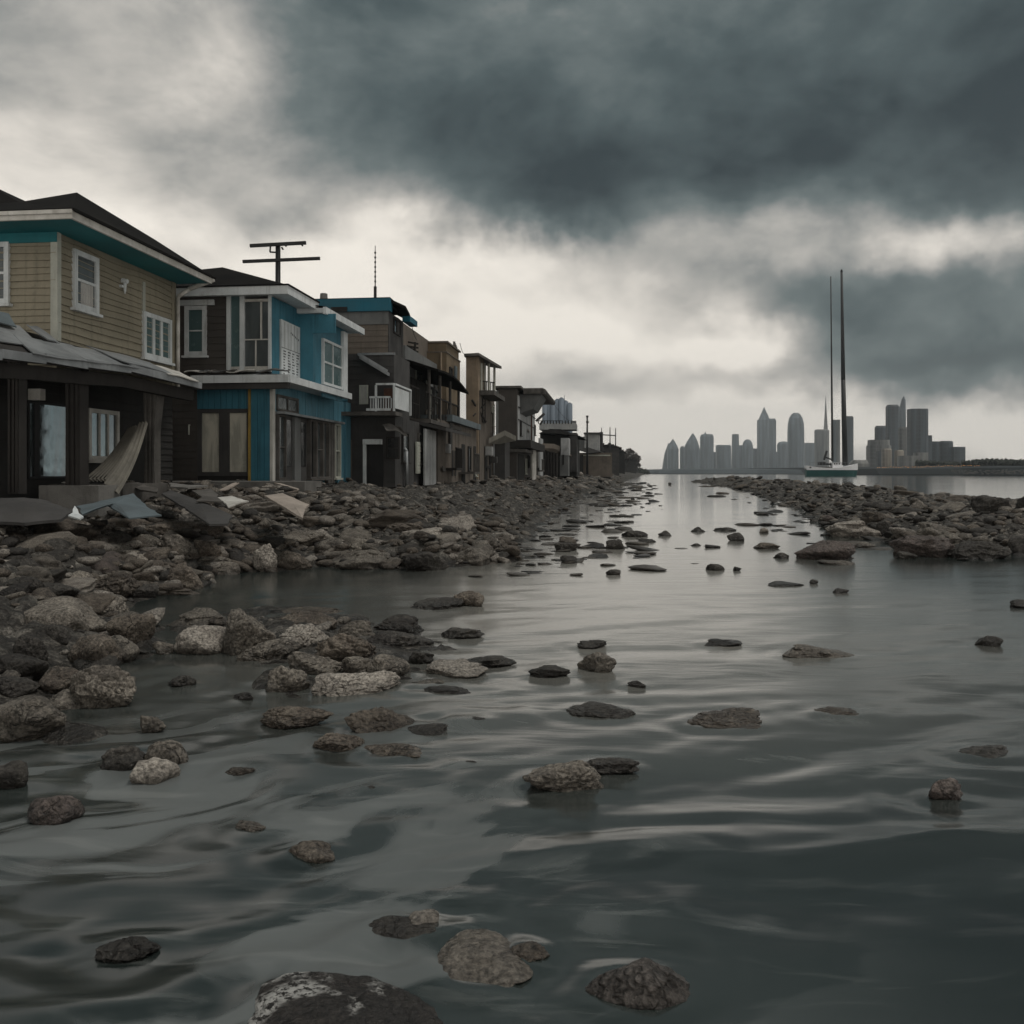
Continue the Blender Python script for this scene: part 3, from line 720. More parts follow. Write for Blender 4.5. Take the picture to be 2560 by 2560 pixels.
def bank_any():
    while True:
        Y = math.exp(rng.uniform(math.log(5.5), math.log(230))); x = from_st(rng.uniform(-8.3, 1.5), Y)[0]
        if rng.random() < 0.5: Y = rng.uniform(8, 20); x = rng.uniform(-8, 0)
        if ts(x, Y) > 0.0 and (Y > 10.5 or rng.random() < 0.25): return x, Y
o = rubble('rubble', 7500, bank_any, 0.03, 0.17, ['rock_brown', 'rock_dark', 'rock_grey', 'rock_brown', 'rock_pale'])
tag(o, 'small broken rubble covering the bank before the houses', 'rubble', kind='stuff')
def shallows():
    while True:
        Y = math.exp(rng.uniform(math.log(12.5), math.log(110))); x = from_st(rng.uniform(-2.2, 4.5), Y)[0]; d = sdist(np.array([x]), np.array([Y]), BANK)[0]
        if -2.6*rng.random()**1.8*(1+Y/60) < d < 0.3: return x, Y
o = rubble('shallows_stones', 420, shallows, 0.06, 0.24, ['rock_dark', 'rock_dark', 'rock_brown', 'rock_grey'], True)
tag(o, 'flat stones half awash along the edge of the left bank', 'stones', kind='stuff')
def spit_shallows():
    while True:
        px = 2640-rng.random()*900; py = 1208+rng.random()**1.4*205; x, y = W0(px, py); d = sdist(np.array([x]), np.array([y]), BAR)[0]
        if -2.0*rng.random()**2*(1+y/60) < d < 0.3: return x, y
o = rubble('shallows_stones', 200, spit_shallows, 0.06, 0.26, ['rock_dark', 'rock_dark', 'rock_brown'], True)
tag(o, 'flat stones half awash along the ragged edge of the spit', 'stones', kind='stuff')
def spit_any():
    while True:
        px = 2640-rng.random()**0.8*880; py = 1205+rng.random()**1.3*190; x, y = W0(px, py)
        if ts(x, y) > 0.0: return x, y
o = rubble('rubble', 2600, spit_any, 0.04, 0.19, ['rock_dark', 'rock_dark', 'rock_brown', 'rock_dark', 'rock_grey'])
tag(o, 'small broken stones covering the spit across the channel', 'rubble', kind='stuff')
# ================================================================== houses
M['olive'] = surf('olive_siding', (0.27, 0.245, 0.185), (0.215, 0.195, 0.148), 0.8, 0.8, 0.34, 0.6, 0.25, gcol=(0.10, 0.088, 0.062))
M['brown_siding'] = surf('brown_siding', (0.074, 0.066, 0.060), (0.052, 0.047, 0.043), 0.75, 1.0, 0.3, 0.3, 0.2)
M['blue'] = surf('blue_boards', (0.042, 0.165, 0.225), (0.030, 0.122, 0.172), 0.6, 1.2, 0.5, 0.85, 0.2, gcol=(0.035, 0.055, 0.06))
M['blue_light'] = surf('blue_light', (0.085, 0.215, 0.28), (0.062, 0.17, 0.225), 0.6, 1.2, 0.55, 0.8, 0.2, gcol=(0.06, 0.08, 0.085))
M['teal'] = surf('teal_paint', (0.012, 0.15, 0.17), (0.010, 0.115, 0.135), 0.6, 1.0, 0.2, 0.2, 0.1, gcol=(0.01, 0.05, 0.06))
M['teal_blue'] = surf('teal_blue', (0.008, 0.12, 0.18), (0.02, 0.10, 0.14), 0.6, 0.7, 0.35, 0.3, 0.1, gcol=(0.03, 0.045, 0.05))
M['white'] = surf('white_paint', (0.60, 0.63, 0.64), (0.48, 0.51, 0.52), 0.6, 2.0, 0.42, 0.6, 0.08, gcol=(0.22, 0.2, 0.17))
M['white_old'] = surf('white_old', (0.55, 0.54, 0.51), (0.40, 0.39, 0.36), 0.65, 2.5, 0.5, 0.5, 0.15, gcol=(0.14, 0.12, 0.10))
M['pale_trim'] = surf('pale_trim', (0.42, 0.43, 0.38), (0.34, 0.35, 0.31), 0.65, 2.0, 0.3, 0.4, 0.1)
M['roof'] = surf('roof_shingle', (0.014, 0.013, 0.012), (0.008, 0.008, 0.008), 0.95, 1.2, 0.2, 0.2, 0.5, fine=25, gcol=(0.012,0.011,0.010), spec=0.08)
M['dark_wood'] = surf('dark_wood', (0.030, 0.027, 0.025), (0.018, 0.016, 0.015), 0.8, 2.0, 0.3, 0.5, 0.5)
M['grey_wood'] = surf('grey_wood', (0.115, 0.108, 0.10), (0.06, 0.056, 0.052), 0.85, 2.0, 0.4, 0.6, 0.5)
M['metal'] = surf('sheet_metal', (0.30, 0.315, 0.325), (0.19, 0.20, 0.207), 0.5, 1.6, 0.6, 0.5, 0.2, metal=0.5, gcol=(0.07, 0.06, 0.055))
M['grey_blue'] = surf('grey_blue_sheet', (0.12, 0.15, 0.165), (0.085, 0.105, 0.115), 0.6, 1.4, 0.4, 0.2, 0.3)
M['beige'] = surf('beige_panel', (0.36, 0.31, 0.27), (0.27, 0.235, 0.205), 0.75, 2.0, 0.35, 0.4, 0.2)
M['olive_grey'] = surf('corrugated', (0.16, 0.15, 0.125), (0.11, 0.103, 0.088), 0.7, 1.5, 0.35, 0.7, 0.2)
M['concrete'] = surf('concrete', (0.19, 0.185, 0.175), (0.13, 0.127, 0.12), 0.9, 2.5, 0.5, 0.5, 0.5)
M['charcoal'] = surf('charcoal_wall', (0.065, 0.063, 0.062), (0.042, 0.041, 0.041), 0.8, 1.2, 0.4, 0.5, 0.3)
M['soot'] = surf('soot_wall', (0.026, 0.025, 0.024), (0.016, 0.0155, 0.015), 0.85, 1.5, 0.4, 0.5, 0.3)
M['tan'] = surf('tan_render', (0.17, 0.13, 0.085), (0.125, 0.097, 0.066), 0.85, 0.9, 0.4, 0.5, 0.3)
M['tan_light'] = surf('tan_light', (0.30, 0.235, 0.17), (0.22, 0.175, 0.13), 0.85, 1.2, 0.5, 0.6, 0.4)
M['taupe'] = surf('taupe_wall', (0.15, 0.128, 0.108), (0.11, 0.095, 0.08), 0.85, 1.0, 0.35, 0.6, 0.3)
M['grey_wall'] = surf('grey_wall', (0.16, 0.165, 0.165), (0.115, 0.12, 0.12), 0.8, 1.0, 0.4, 0.6, 0.2)
M['pale_wall'] = surf('pale_wall', (0.40, 0.41, 0.41), (0.29, 0.30, 0.305), 0.7, 1.0, 0.5, 0.6, 0.2, gcol=(0.09, 0.085, 0.08))
M['yellow'] = surf('yellow_trim', (0.36, 0.24, 0.06), None, 0.7, 2.0, 0.4, 0.5)
M['black'] = surf('black_iron', (0.014, 0.014, 0.015), None, 0.55, 3.0, 0.2, 0.2)
M['rust'] = surf('rust', (0.12, 0.055, 0.035), (0.07, 0.035, 0.025), 0.8, 3.0, 0.4, 0.4)
M['ink'] = surf('ink', (0.05, 0.05, 0.055), None, 0.8, 4, 0.2, 0.0)
M['glass_dark'] = glass('glass_dark', (0.095, 0.11, 0.115), 0.25, 0.08, (0.07, 0.082, 0.086))
M['glass_green'] = glass('glass_green', (0.085, 0.14, 0.145), 0.15, 0.12, (0.078, 0.13, 0.135))
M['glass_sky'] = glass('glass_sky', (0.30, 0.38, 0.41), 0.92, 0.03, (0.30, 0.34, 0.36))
M['glass_shop'] = glass('glass_shop', (0.52, 0.50, 0.43), 0.0, 0.10, (0.34, 0.335, 0.29), 1.8)  # pale interior reflections put into the pane colour
M['glass_black'] = glass('glass_black', (0.02, 0.022, 0.023), 0.1, 0.08)
M['curtain'] = surf('curtain_cloth', (0.45, 0.44, 0.42), (0.30, 0.30, 0.29), 0.9, 1.0, 0.2, 0.6, 0.1)

class House:
    def __init__(s, name, px, Y, z, label, cat='house', group='ruined houses along the shore'):
        x, y, _ = PS(px, HZ, Y); s.o = (x, y, z); wx, wy = from_st(x, y)
        s.e = empty(name, (wx, wy, z), -TH); tag(s.e, label, cat, group)
    def add(s, name, mb, m, parent=None, label=None, smooth=False):
        o = mb.build(name, M[m], parent or s.e, smooth, s.o)
        if label: o['label'] = label
        return o
def edges(pl, c, r):
    """pixel box (x0, ytop, x1, ybottom), heights measured at its x0 edge -> along0, along1, z0, z1 on a plane"""
    x0, yt, x1, yb = r; g_ = fr if pl == 'f' else sd
    a0, z1 = g_(x0, yt, c); _, z0 = g_(x0, yb, c); a1, _ = g_(x1, yt, c); return a0, a1, z0, z1
def window(H, pl, c, r, fw=0.09, frame='white', pane='glass_dark', cols=1, rows=1, d=0.05, sill=True, name='window', pz=None, bar=None, curtain=False, head=None):
    a0, a1, z0, z1 = pz or edges(pl, c, r); bar = bar or fw*0.5
    f = MB()
    f.pbox(pl, c, a0, a0+fw, z0, z1, 0, d+0.012); f.pbox(pl, c, a1-fw, a1, z0, z1, 0, d+0.012)
    f.pbox(pl, c, a0+fw, a1-fw, z1-fw, z1, 0, d+0.01); f.pbox(pl, c, a0+fw, a1-fw, z0, z0+fw, 0, d+0.01)
    for k in range(1, cols):
        a = a0+fw+(a1-a0-2*fw)*k/cols; f.pbox(pl, c, a-bar/2, a+bar/2, z0+fw, z1-fw, 0, d)
    for k in range(1, rows):
        z = z0+fw+(z1-z0-2*fw)*k/rows; f.pbox(pl, c, a0+fw, a1-fw, z-bar/2, z+bar/2, 0, d-0.006)
    w = H.add(name, f, frame)
    p = MB(); p.pbox(pl, c, a0+fw*0.6, a1-fw*0.6, z0+fw*0.6, z1-fw*0.6, 0.004, d*0.35+0.008); H.add('pane', p, pane, w)
    if sill:
        q = MB(); q.pbox(pl, c, a0-0.05, a1+0.05, z0-0.055, z0-0.003, 0, d+0.06); H.add('sill', q, frame, w)
    if head:
        q = MB(); q.pbox(pl, c, a0-head, a1+head, z1+0.01, z1+0.14, 0, d+0.03); H.add('head_board', q, frame, w)
    if curtain:
        q = MB(); n = 9; v = []; ff = []
        e = d*0.35+0.0095
        for i in range(n+1):
            a = a0+fw+(a1-a0-2*fw)*(0.25+0.65*i/n); dd = e+0.012*(i % 2)
            for z in (z0+fw, z0+fw+(z1-z0-2*fw)*0.47): v.append((a, c-dd, z) if pl == 'f' else (c+dd, a, z))
        ff = [(2*i, 2*i+2, 2*i+3, 2*i+1) for i in range(n)]
        q.add(v, ff); H.add('curtain', q, 'curtain', w)
    return w
def pbox(pl, c, r, d0, d1, mb=None):
    a0, a1, z0, z1 = edges(pl, c, r); mb = mb or MB(); return mb.pbox(pl, c, a0, a1, z0, z1, d0, d1)
def planks(pl, c, a0, a1, z0, z1, w=0.14, d=0.03, gap=0.008, top=None):
    mb = MB(); n = max(1, int(abs(a1-a0)/w)); lo, hi = min(a0, a1), max(a0, a1); w = (hi-lo)/n
    for k in range(n):
        zz = z1+(top*random.uniform(-1, 1) if top else 0)
        mb.pbox(pl, c, lo+k*w+gap/2, lo+(k+1)*w-gap/2, z0, zz, 0, d*random.uniform(0.7, 1.15))
    return mb
def sheet(pts, thick=0.03, ripple=0.0, nr=1, seed=0):
    """thin warped panel between four world corners"""
    A, B_, C, D_ = [Vector(p) for p in pts]; n = 14; v = []; f = []
    nrm = (B_-A).cross(D_-A).normalized()
    for j in range(n+1):
        for i in range(n+1):
            s_, t_ = i/n, j/n; p = A*(1-s_)*(1-t_)+B_*s_*(1-t_)+C*s_*t_+D_*(1-s_)*t_
            w_ = ripple*math.sin(s_*PI*2*nr+seed)+0.5*ripple*math.sin(t_*4+seed*2)
            jag = 0.0
            v.append(p+nrm*(w_+0.006*math.sin(9*s_+5*t_+seed)))
    for j in range(n):
        for i in range(n): k = j*(n+1)+i; f.append((k, k+1, k+n+2, k+n+1))
    m = len(v); v += [p-nrm*thick for p in v]; f += [tuple(m+i for i in q[::-1]) for q in f]
    rim = [i for i in range(n+1)]+[(j+1)*(n+1)-1 for j in range(1, n+1)]+[n*(n+1)+i for i in range(n-1, -1, -1)]+[j*(n+1) for j in range(n-1, 0, -1)]
    for a, b_ in zip(rim, rim[1:]+rim[:1]): f.append((a, a+m, b_+m, b_))
    return MB().add(v, f)
def st3(p): a, b = to_st(p[0], p[1]); return (a, b, p[2])
def Q(px, py, Y): return st3(P(px, py, Y))

# ------------------------------------------------------------------ 1. olive house
SB = PS(142, HZ, 16.0)[0]; FB = PS(142, HZ, 16.0)[1]
EB = sd(436, HZ, SB)[0]
H = House('house', 142, 16.0, 1.0, 'olive lap-sided house with teal eaves and a dark timber porch')
ZT = 5.86
b = MB(); b.siding('f', FB, SB-8, SB, 3.3, ZT, 0.13, 0.034, 0.010, 1); b.siding('s', SB, FB, EB, 3.3, ZT, 0.13, 0.034, 0.024, 5)
b.box(SB-8, SB-0.004, FB+0.004, EB, 3.3, ZT)
H.add('wall', b, 'olive')
b = MB(); b.box(SB-0.10, SB+0.035, FB-0.035, FB+0.08, 3.6, ZT-0.02); H.add('corner_board', b, 'pale_trim')
b = MB(); b.box(SB-0.02, SB+0.03, EB-0.16, EB+0.02, 3.3, ZT-0.02); H.add('corner_board', b, 'olive')
window(H, 's', SB, (178, 621, 240, 768), 0.10, 'white', 'glass_dark', 1, 2, 0.06, True, curtain=True)
window(H, 's', SB, (353, 777, 423, 892), 0.10, 'white', 'glass_green', 3, 1, 0.06, True, bar=0.09)
window(H, 'f', FB, (-60, 609, 27, 762), 0.09, 'white', 'glass_dark', 1, 2, 0.06, True)
H.add('trim_strip', pbox('s', SB, (353, 704, 359, 777), 0, 0.045), 'pale_trim')
# wall lamp
y0, z0 = sd(302, 714, SB); b = MB(); b.box(SB, SB+0.08, y0-0.09, y0-0.02, z0-0.05, z0); b.tube((SB+0.09, y0, z0-0.12), (SB+0.09, y0, z0+0.06), 0.026, 0.035)
b.tube((SB+0.03, y0, z0+0.10), (SB+0.15, y0, z0+0.08), 0.055, 0.045); b.tube((SB+0.09, y0, z0-0.17), (SB+0.09, y0, z0-0.12), 0.012, 0.018)
H.add('wall_lamp', b, 'white')
# eaves and roof
OV = 0.85; fx = SB+OV; fy = FB-OV; by = EB+0.12
b = MB(); b.box(SB-8, fx-0.05, fy+0.05, FB, ZT-0.02, ZT+0.03); b.box(SB, fx-0.05, FB, by, ZT-0.02, ZT+0.03)
b.box(SB-8, SB+0.03, FB-0.05, FB-0.001, ZT-0.20, ZT-0.02); H.add('soffit', b, 'teal')
b = MB(); b.box(SB-8, fx, fy, fy+0.05, ZT-0.03, ZT+0.11); b.box(fx-0.05, fx, fy+0.05, by, ZT-0.03, ZT+0.11); b.box(SB-8, fx+0.02, fy-0.05, fy-0.002, ZT+0.05, ZT+0.115)
H.add('fascia', b, 'white_old')
zr = ZT+0.11
K = Q(192, 481, 17.6); V = Q(48, 505, 17.6); L = Q(-40, 455, 18.4); L2 = Q(-260, 470, 18.0)
e0, e1, e2 = (SB-9, fy-0.03, zr), (fx+0.05, fy-0.03, zr), (fx+0.05, by+0.1, zr)
mid = tuple((K[i]+e1[i])/2+(0, 0, 0.10)[i] for i in range(3)); K2 = (K[0], by+0.1, K[2]-0.15); V2 = (V[0], by+0.1, V[2]); LL = (L[0], by+0.1, L[2])
b = MB(); b.add([e0, e1, K, V, L, L2, e2, K2, V2, LL, (e0[0], e0[1]+3, zr+0.4)],
      [(0, 1, 3), (1, 2, 3), (0, 3, 4, 5), (1, 6, 7, 2), (2, 7, 8, 3), (3, 8, 9, 4)])
b.box(SB-9, fx+0.05, fy-0.03, by+0.1, zr-0.012, zr+0.03)
H.add('roof', b, 'roof')
b = MB(); yb_ = by-0.05; zg = ZT+0.02
b.tube((fx+0.02, yb_+0.12, zg+0.06), (SB+0.30, yb_+0.05, zg-0.16), 0.055); b.tube((SB+0.30, yb_+0.05, zg-0.16), (SB+0.10, EB-0.02, zg-0.36), 0.05); b.tube((SB+0.10, EB-0.02, zg-0.36), (SB+0.10, EB-0.02, 3.2), 0.042)
H.add('downpipe', b, 'white_old', smooth=True)
# ground floor under the porch
G0 = sd(-30, HZ, SB)[0]
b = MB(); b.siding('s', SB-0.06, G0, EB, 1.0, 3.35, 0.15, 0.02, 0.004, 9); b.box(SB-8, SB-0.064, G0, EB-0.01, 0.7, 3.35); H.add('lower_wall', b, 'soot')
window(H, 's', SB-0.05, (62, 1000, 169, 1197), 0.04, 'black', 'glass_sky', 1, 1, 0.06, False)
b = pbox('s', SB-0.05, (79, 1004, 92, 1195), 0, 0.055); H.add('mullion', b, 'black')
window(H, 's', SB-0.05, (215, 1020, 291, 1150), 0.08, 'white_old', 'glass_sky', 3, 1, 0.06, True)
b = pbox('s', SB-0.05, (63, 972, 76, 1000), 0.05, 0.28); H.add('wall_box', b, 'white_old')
# porch
pe = [P(-200, 880, 11.2), P(0, 902, 12.5), P(110, 911, 13.5), P(215, 924, 14.5), P(323, 934, 15.7), P(500, 973, 17.6)]
pe = [st3(p) for p in pe]
inner = [(SB-0.02, G0-1.5, 3.86), (SB-0.02, pe[1][1]+1.2, 3.88), (SB-0.02, pe[2][1]+1.2, 3.86), (SB-0.02, pe[3][1]+0.8, 3.84), (SB-0.02, pe[4][1]+0.8, 3.82), (SB-0.02, EB+0.2, 3.74)]
b = MB(); n = len(pe)
sag = [0, 0.02, 0.01, 0.02, 0.0, -0.02]
tv = [(p[0], p[1], p[2]+0.12) for p in pe]+[(q_[0], q_[1], q_[2]+0.05+s_) for q_, s_ in zip(inner, sag)]
bv = [(p[0], p[1], p[2]) for p in pe]+[(q_[0], q_[1], q_[2]-0.12) for q_ in inner]
b.add(tv+bv, [(i, i+1, n+i+1, n+i) for i in range(n-1)]+[(2*n+i, 3*n+i, 3*n+i+1, 2*n+i+1) for i in range(n-1)]+[(i, 2*n+i, 2*n+i+1, i+1) for i in range(n-1)]+[(n-1, 3*n-1, 4*n-1, 2*n-1)])
H.add('porch_roof', b, 'dark_wood')
b = MB()
for i in range(n-1): b.bar(Vector(pe[i])+Vector((0.03, -0.02, 0.10)), Vector(pe[i+1])+Vector((0.03, -0.02, 0.07)), 0.05, 0.13)
H.add('porch_fascia', b, 'metal')
b = MB()
for i in range(n-1): b.bar(Vector(pe[i])+Vector((-0.22, 0.05, -0.12)), Vector(pe[i+1])+Vector((-0.22, 0.05, -0.12)), 0.14, 0.22)
H.add('porch_beam', b, 'dark_wood')
# loose metal sheets lying on the porch roof
def on_porch(s_, t_, dz):
    i = min(n-2, int(s_)); u = s_-i; a = Vector(tv[i])*(1-u)+Vector(tv[i+1])*u; c_ = Vector(tv[n+i])*(1-u)+Vector(tv[n+i+1])*u
    return a*(1-t_)+c_*t_+Vector((0, 0, dz))
for (s0, s1, t0, t1_, dz, mt) in [(0.2, 2.2, 0.25, 0.95, 0.06, 'metal'), (1.7, 3.3, -0.05, 0.55, 0.05, 'metal'), (3.0, 4.1, -0.04, 0.6, 0.05, 'metal'), (3.9, 4.6, 0.02, 0.75, 0.09, 'metal'), (4.5, 4.97, -0.05, 0.8, 0.06, 'white_old'), (2.5, 3.0, 0.5, 0.95, 0.13, 'metal'), (0.3, 1.9, 0.72, 1.0, 0.20, 'grey_blue')]:
    b = sheet([on_porch(s0, t0, dz), on_porch(s1, t0, dz*0.6), on_porch(s1, t1_, dz+0.02), on_porch(s0, t1_, dz)], 0.018, 0.004, 1, s0)
    H.add('roof_sheet', b, mt)
for (x0, x1, xb0, xb1, yt, yb, Y) in [(24, 64, 24, 62, 905, 1226, 13.2), (168, 217, 169, 217, 928, 1212, 14.75), (362, 410, 363, 399, 970, 1238, 16.9)]:
    zt = P(0, yt, Y)[2]+0.05; zb = P(0, yb, Y)[2]-0.05; w = (x1-x0)/F*Y*0.80; wb = (xb1-xb0)/F*Y*0.80
    ct = PS((x0+x1)/2, HZ, Y+0.12); cb = PS((xb0+xb1)/2, HZ, Y+0.12)
    b = MB(); v = []
    for (cc, ww, z) in ((cb, wb, zb), (cb, wb*0.98, zb+(zt-zb)*0.6), (ct, w, zt)):
        v += [(cc[0]-ww/2, cc[1]-ww/2, z), (cc[0]+ww/2, cc[1]-ww/2, z), (cc[0]+ww/2, cc[1]+ww/2, z), (cc[0]-ww/2, cc[1]+ww/2, z)]
    b.add(v, [(3, 2, 1, 0), (8, 9, 10, 11)]+[(j*4+i, j*4+(i+1) % 4, j*4+4+(i+1) % 4, j*4+4+i) for j in range(2) for i in range(4)])
    for k in (-0.3, 0.05, 0.32): b.bar((cb[0]+k*wb, cb[1]-wb/2-0.004, zb+0.02), (ct[0]+k*w, ct[1]-w/2-0.004, zt-0.02), wb*0.16, 0.03)
    H.add('porch_post', b, 'grey_wood' if x0 > 300 else 'dark_wood')
b = MB(); p0 = Q(222, 1213, 14.9); b.box(p0[0]-0.70, p0[0]+0.36, p0[1]-0.30, p0[1]+0.35, 0.75, p0[2]); b.box(p0[0]-0.15, p0[0]+0.363, p0[1]-0.305, p0[1]-0.1, 0.75, p0[2]-0.02)
H.add('post_footing', b, 'concrete')
b = MB(); p0 = Q(205, 1196, 16.0); b.box(p0[0]-2.2, p0[0]+0.9, p0[1]-0.2, p0[1]+1.4, 0.8, 1.27); H.add('porch_floor', b, 'grey_wood')

# ------------------------------------------------------------------ 2. brown and blue house
x_, y_, _ = PS(678, HZ, 21.5); S2, F2 = x_, y_
E2 = sd(868, HZ, S2)[0]; XL = fr(425, HZ, F2)[0]
H = House('house', 678, 21.5, 1.1, 'brown and bright blue two-storey house with white trim and a glazed corner balcony')
zt = fr(600, 738, F2)[1]; zm = fr(600, 945, F2)[1]; zf0 = 1.22
xc0 = fr(568, HZ, F2)[0]
b = MB(); b.siding('f', F2, XL-2.5, xc0, zm, zt, 0.17, 0.022, 0.004, 2); b.box(XL-2.5, xc0, F2+0.004, F2+4, zm, zt); H.add('wall', b, 'brown_siding')
# blue flank, upper floor, in vertical boards
yA = sd(775, HZ, S2)[0]
b = planks('s', S2, F2, E2, zm-0.1, zt-0.05, 0.18, 0.025); b.box(S2-4, S2-0.003, F2+1.5, E2, 1.0, zt); b.box(S2-1.0, S2-0.003, F2+0.9, F2+1.5, zm, zt)
b.v = [(a, y, z) for a, y, z in b.v]
H.add('flank_wall', b, 'blue')
# glazed corner balcony
b = MB(); b.box(xc0+0.03, S2-0.06, F2+0.55, F2+0.60, zm, zt); H.add('balcony_back', b, 'soot')
for k, (a, c_) in enumerate([(568, 578), (601, 612), (672, 679)]):
    b = pbox('f', F2, (a, 738, c_, 930), -0.06, 0.05); H.add('balcony_post', b, 'white')
b = pbox('f', F2, (578, 738, 601, 922), -0.03, 0.0); H.add('balcony_glass', b, 'glass_green')
b = pbox('f', F2, (612, 752, 672, 918), -0.035, -0.02); H.add('balcony_glass', b, 'glass_dark')
b = MB(); pbox('f', F2, (578, 917, 672, 931), -0.05, 0.03, b); pbox('f', F2, (612, 848, 672, 851), -0.02, 0.02, b); pbox('f', F2, (612, 748, 672, 755), -0.02, 0.02, b)
pbox('f', F2, (638, 851, 641, 917), -0.02, 0.015, b); pbox('f', F2, (651, 755, 655, 848), -0.02, 0.015, b)
H.add('balcony_rail', b, 'white_old')
window(H, 'f', F2, (464, 766, 518, 890), 0.10, 'white', 'glass_green', 1, 2, 0.06, True, bar=0.03, head=0.20)
# roof
fx2 = S2+0.55; fy2 = F2-0.35; zr = fr(600, 716, fy2)[1]
yM = sd(797, HZ, S2+0.55)[0]
b = MB(); b.box(XL-2.5, fx2, fy2, fy2+0.06, zr-0.20, zr); b.box(fx2-0.06, fx2, fy2+0.06, yM, zr-0.20, zr)
b.box(XL-2.5, fx2-0.06, fy2+0.06, F2+0.3, zr-0.16, zr-0.12); b.box(S2-0.2, fx2-0.06, F2+0.3, yM, zr-0.16, zr-0.12); H.add('eaves', b, 'white')
K = Q(556, 668, 23.6); L = Q(440, 680, 23.6)
e0, e1, e2 = (XL-2.6, fy2-0.03, zr), (fx2+0.03, fy2-0.03, zr), (fx2+0.03, yM+0.02, zr)
b = MB(); Kb = (K[0], yM+1.0, zr+0.1)
mid1 = (e1[0]*0.45+K[0]*0.55, e1[1]*0.45+K[1]*0.55, zr*0.38+K[2]*0.62)
b.add([e0, e1, K, L, e2, Kb, (L[0]-3, K[1], L[2]-0.2)], [(0, 1, 2, 3, 6), (1, 4, 5, 2), (2, 5, 3)]); b.box(XL-2.6, fx2+0.03, fy2-0.03, yM+0.02, zr+0.002, zr+0.035); H.add('roof', b, 'roof')
# far bay on the flank
S2b = S2+0.42; yB0 = sd(783, HZ, S2b)[0]; yB1 = sd(868, HZ, S2b)[0]
zb1 = sd(845, 792, S2b+0.3)[1]; zbm = sd(845, 1000, S2b)[1]
b = MB(); b.box(S2-0.2, S2b, yB0, yB1, zm-0.12, zb1-0.1); H.add('bay_wall', b, 'blue')
b = pbox('f', yB0-0.004, (781, 786, 840, 834), 0.0, 0.04); H.add('bay_band', b, 'blue')
b = MB(); b.box(S2-0.3, S2b+0.38, yB0-0.15, yB1+0.35, zb1-0.12, zb1); b.box(S2b+0.33, S2b+0.42, yB0-0.2, yB1+0.40, zb1-0.16, zb1+0.02); H.add('bay_eaves', b, 'white')
b = MB(); b.add([(S2-1.5, yB0-0.2, zb1+0.45), (S2b+0.42, yB0-0.2, zb1+0.025), (S2b+0.42, yB1+0.40, zb1+0.025), (S2-1.5, yB1+0.4, zb1+0.45)], [(0, 1, 2, 3)]); H.add('bay_roof', b, 'roof')
window(H, 's', S2b, (803, 845, 852, 960), 0.07, 'white', 'glass_green', 2, 2, 0.06, False, bar=0.05)
b = pbox('s', S2b, (852, 828, 862, 995), 0, 0.09); H.add('bay_post', b, 'white')
b = pbox('s', S2b, (803, 965, 852, 992), 0.0, 0.05); H.add('bay_panel', b, 'blue_light')
# white board with rows of faint printing
a0, a1, z0, z1 = edges('s', S2, (697, 798, 744, 943))
b = MB(); b.pbox('s', S2, a0, a1, z0, z1, 0.02, 0.07); sb = H.add('notice_board', b, 'white')
b = MB(); zmid = z0+(z1-z0)*0.52; b.pbox('s', S2, a0, a1, zmid-0.008, zmid+0.008, 0.070, 0.076)
for k in range(1, 6): a = a0+(a1-a0)*k/6; b.pbox('s', S2, a-0.005, a+0.005, zmid, z1-0.04, 0.070, 0.075)
H.add('board_seam', b, 'grey_wall', sb)
b = MB(); rr = np.random.default_rng(5)
for c_ in range(4):
    for r_ in range(9):
        a = a0+(a1-a0)*(0.10+0.23*c_); z = z0+(zmid-z0)*(0.90-0.095*r_); ww = (a1-a0)*(0.05+0.09*rr.random())
        b.pbox('s', S2, a, a+ww, z-0.014, z+0.014, 0.070, 0.0745)
for k in range(6): a = a0+(a1-a0)*(0.48+0.08*k); b.pbox('s', S2, a, a+0.05, zmid+0.42-0.02*k, zmid+0.47-0.02*k, 0.070, 0.0745)
H.add('printing', b, 'ink', sb)
# canopy between the floors
b = MB(); cx = S2+0.60; cy = F2-0.45; ze = fr(600, 955, cy)[1]; yC = sd(876, HZ, cx)[0]; xw = fr(478, HZ, cy)[0]
b.box(xw, cx, cy, F2+0.1, ze, ze+0.05); b.box(S2-0.1, cx, F2+0.1, yC, ze, ze+0.05); b.box(xw, cx+0.03, cy-0.05, cy-0.001, ze-0.02, ze+0.16); b.box(cx+0.002, cx+0.05, cy-0.001, yC, ze-0.02, ze+0.15)
b.add([(xw, cy, ze+0.165), (cx, cy, ze+0.165), (S2, F2, zm+0.10), (xw, F2, zm+0.10), (cx, yC, ze+0.165), (S2, yC, zm+0.10)], [(0, 1, 2, 3), (1, 4, 5, 2)])
H.add('canopy', b, 'white')
b = MB(); b.box(xw, cx-0.02, cy+0.04, cy+0.18, ze-0.16, ze-0.004); H.add('canopy_beam', b, 'charcoal')
for k in range(6):
    x0 = xw-0.2+0.42*k*random.uniform(0.7, 1.1); z = zm+0.13+0.03*random.random()
    b = sheet([(x0, cy+0.02, z-0.03), (x0+0.7, cy+0.03, z), (x0+0.6, F2-0.05, z+0.03), (x0-0.05, F2-0.05, z+0.05)], 0.02, 0.02, 1, k); H.add('roof_sheet', b, ['white_old', 'metal', 'grey_wood'][k % 3])
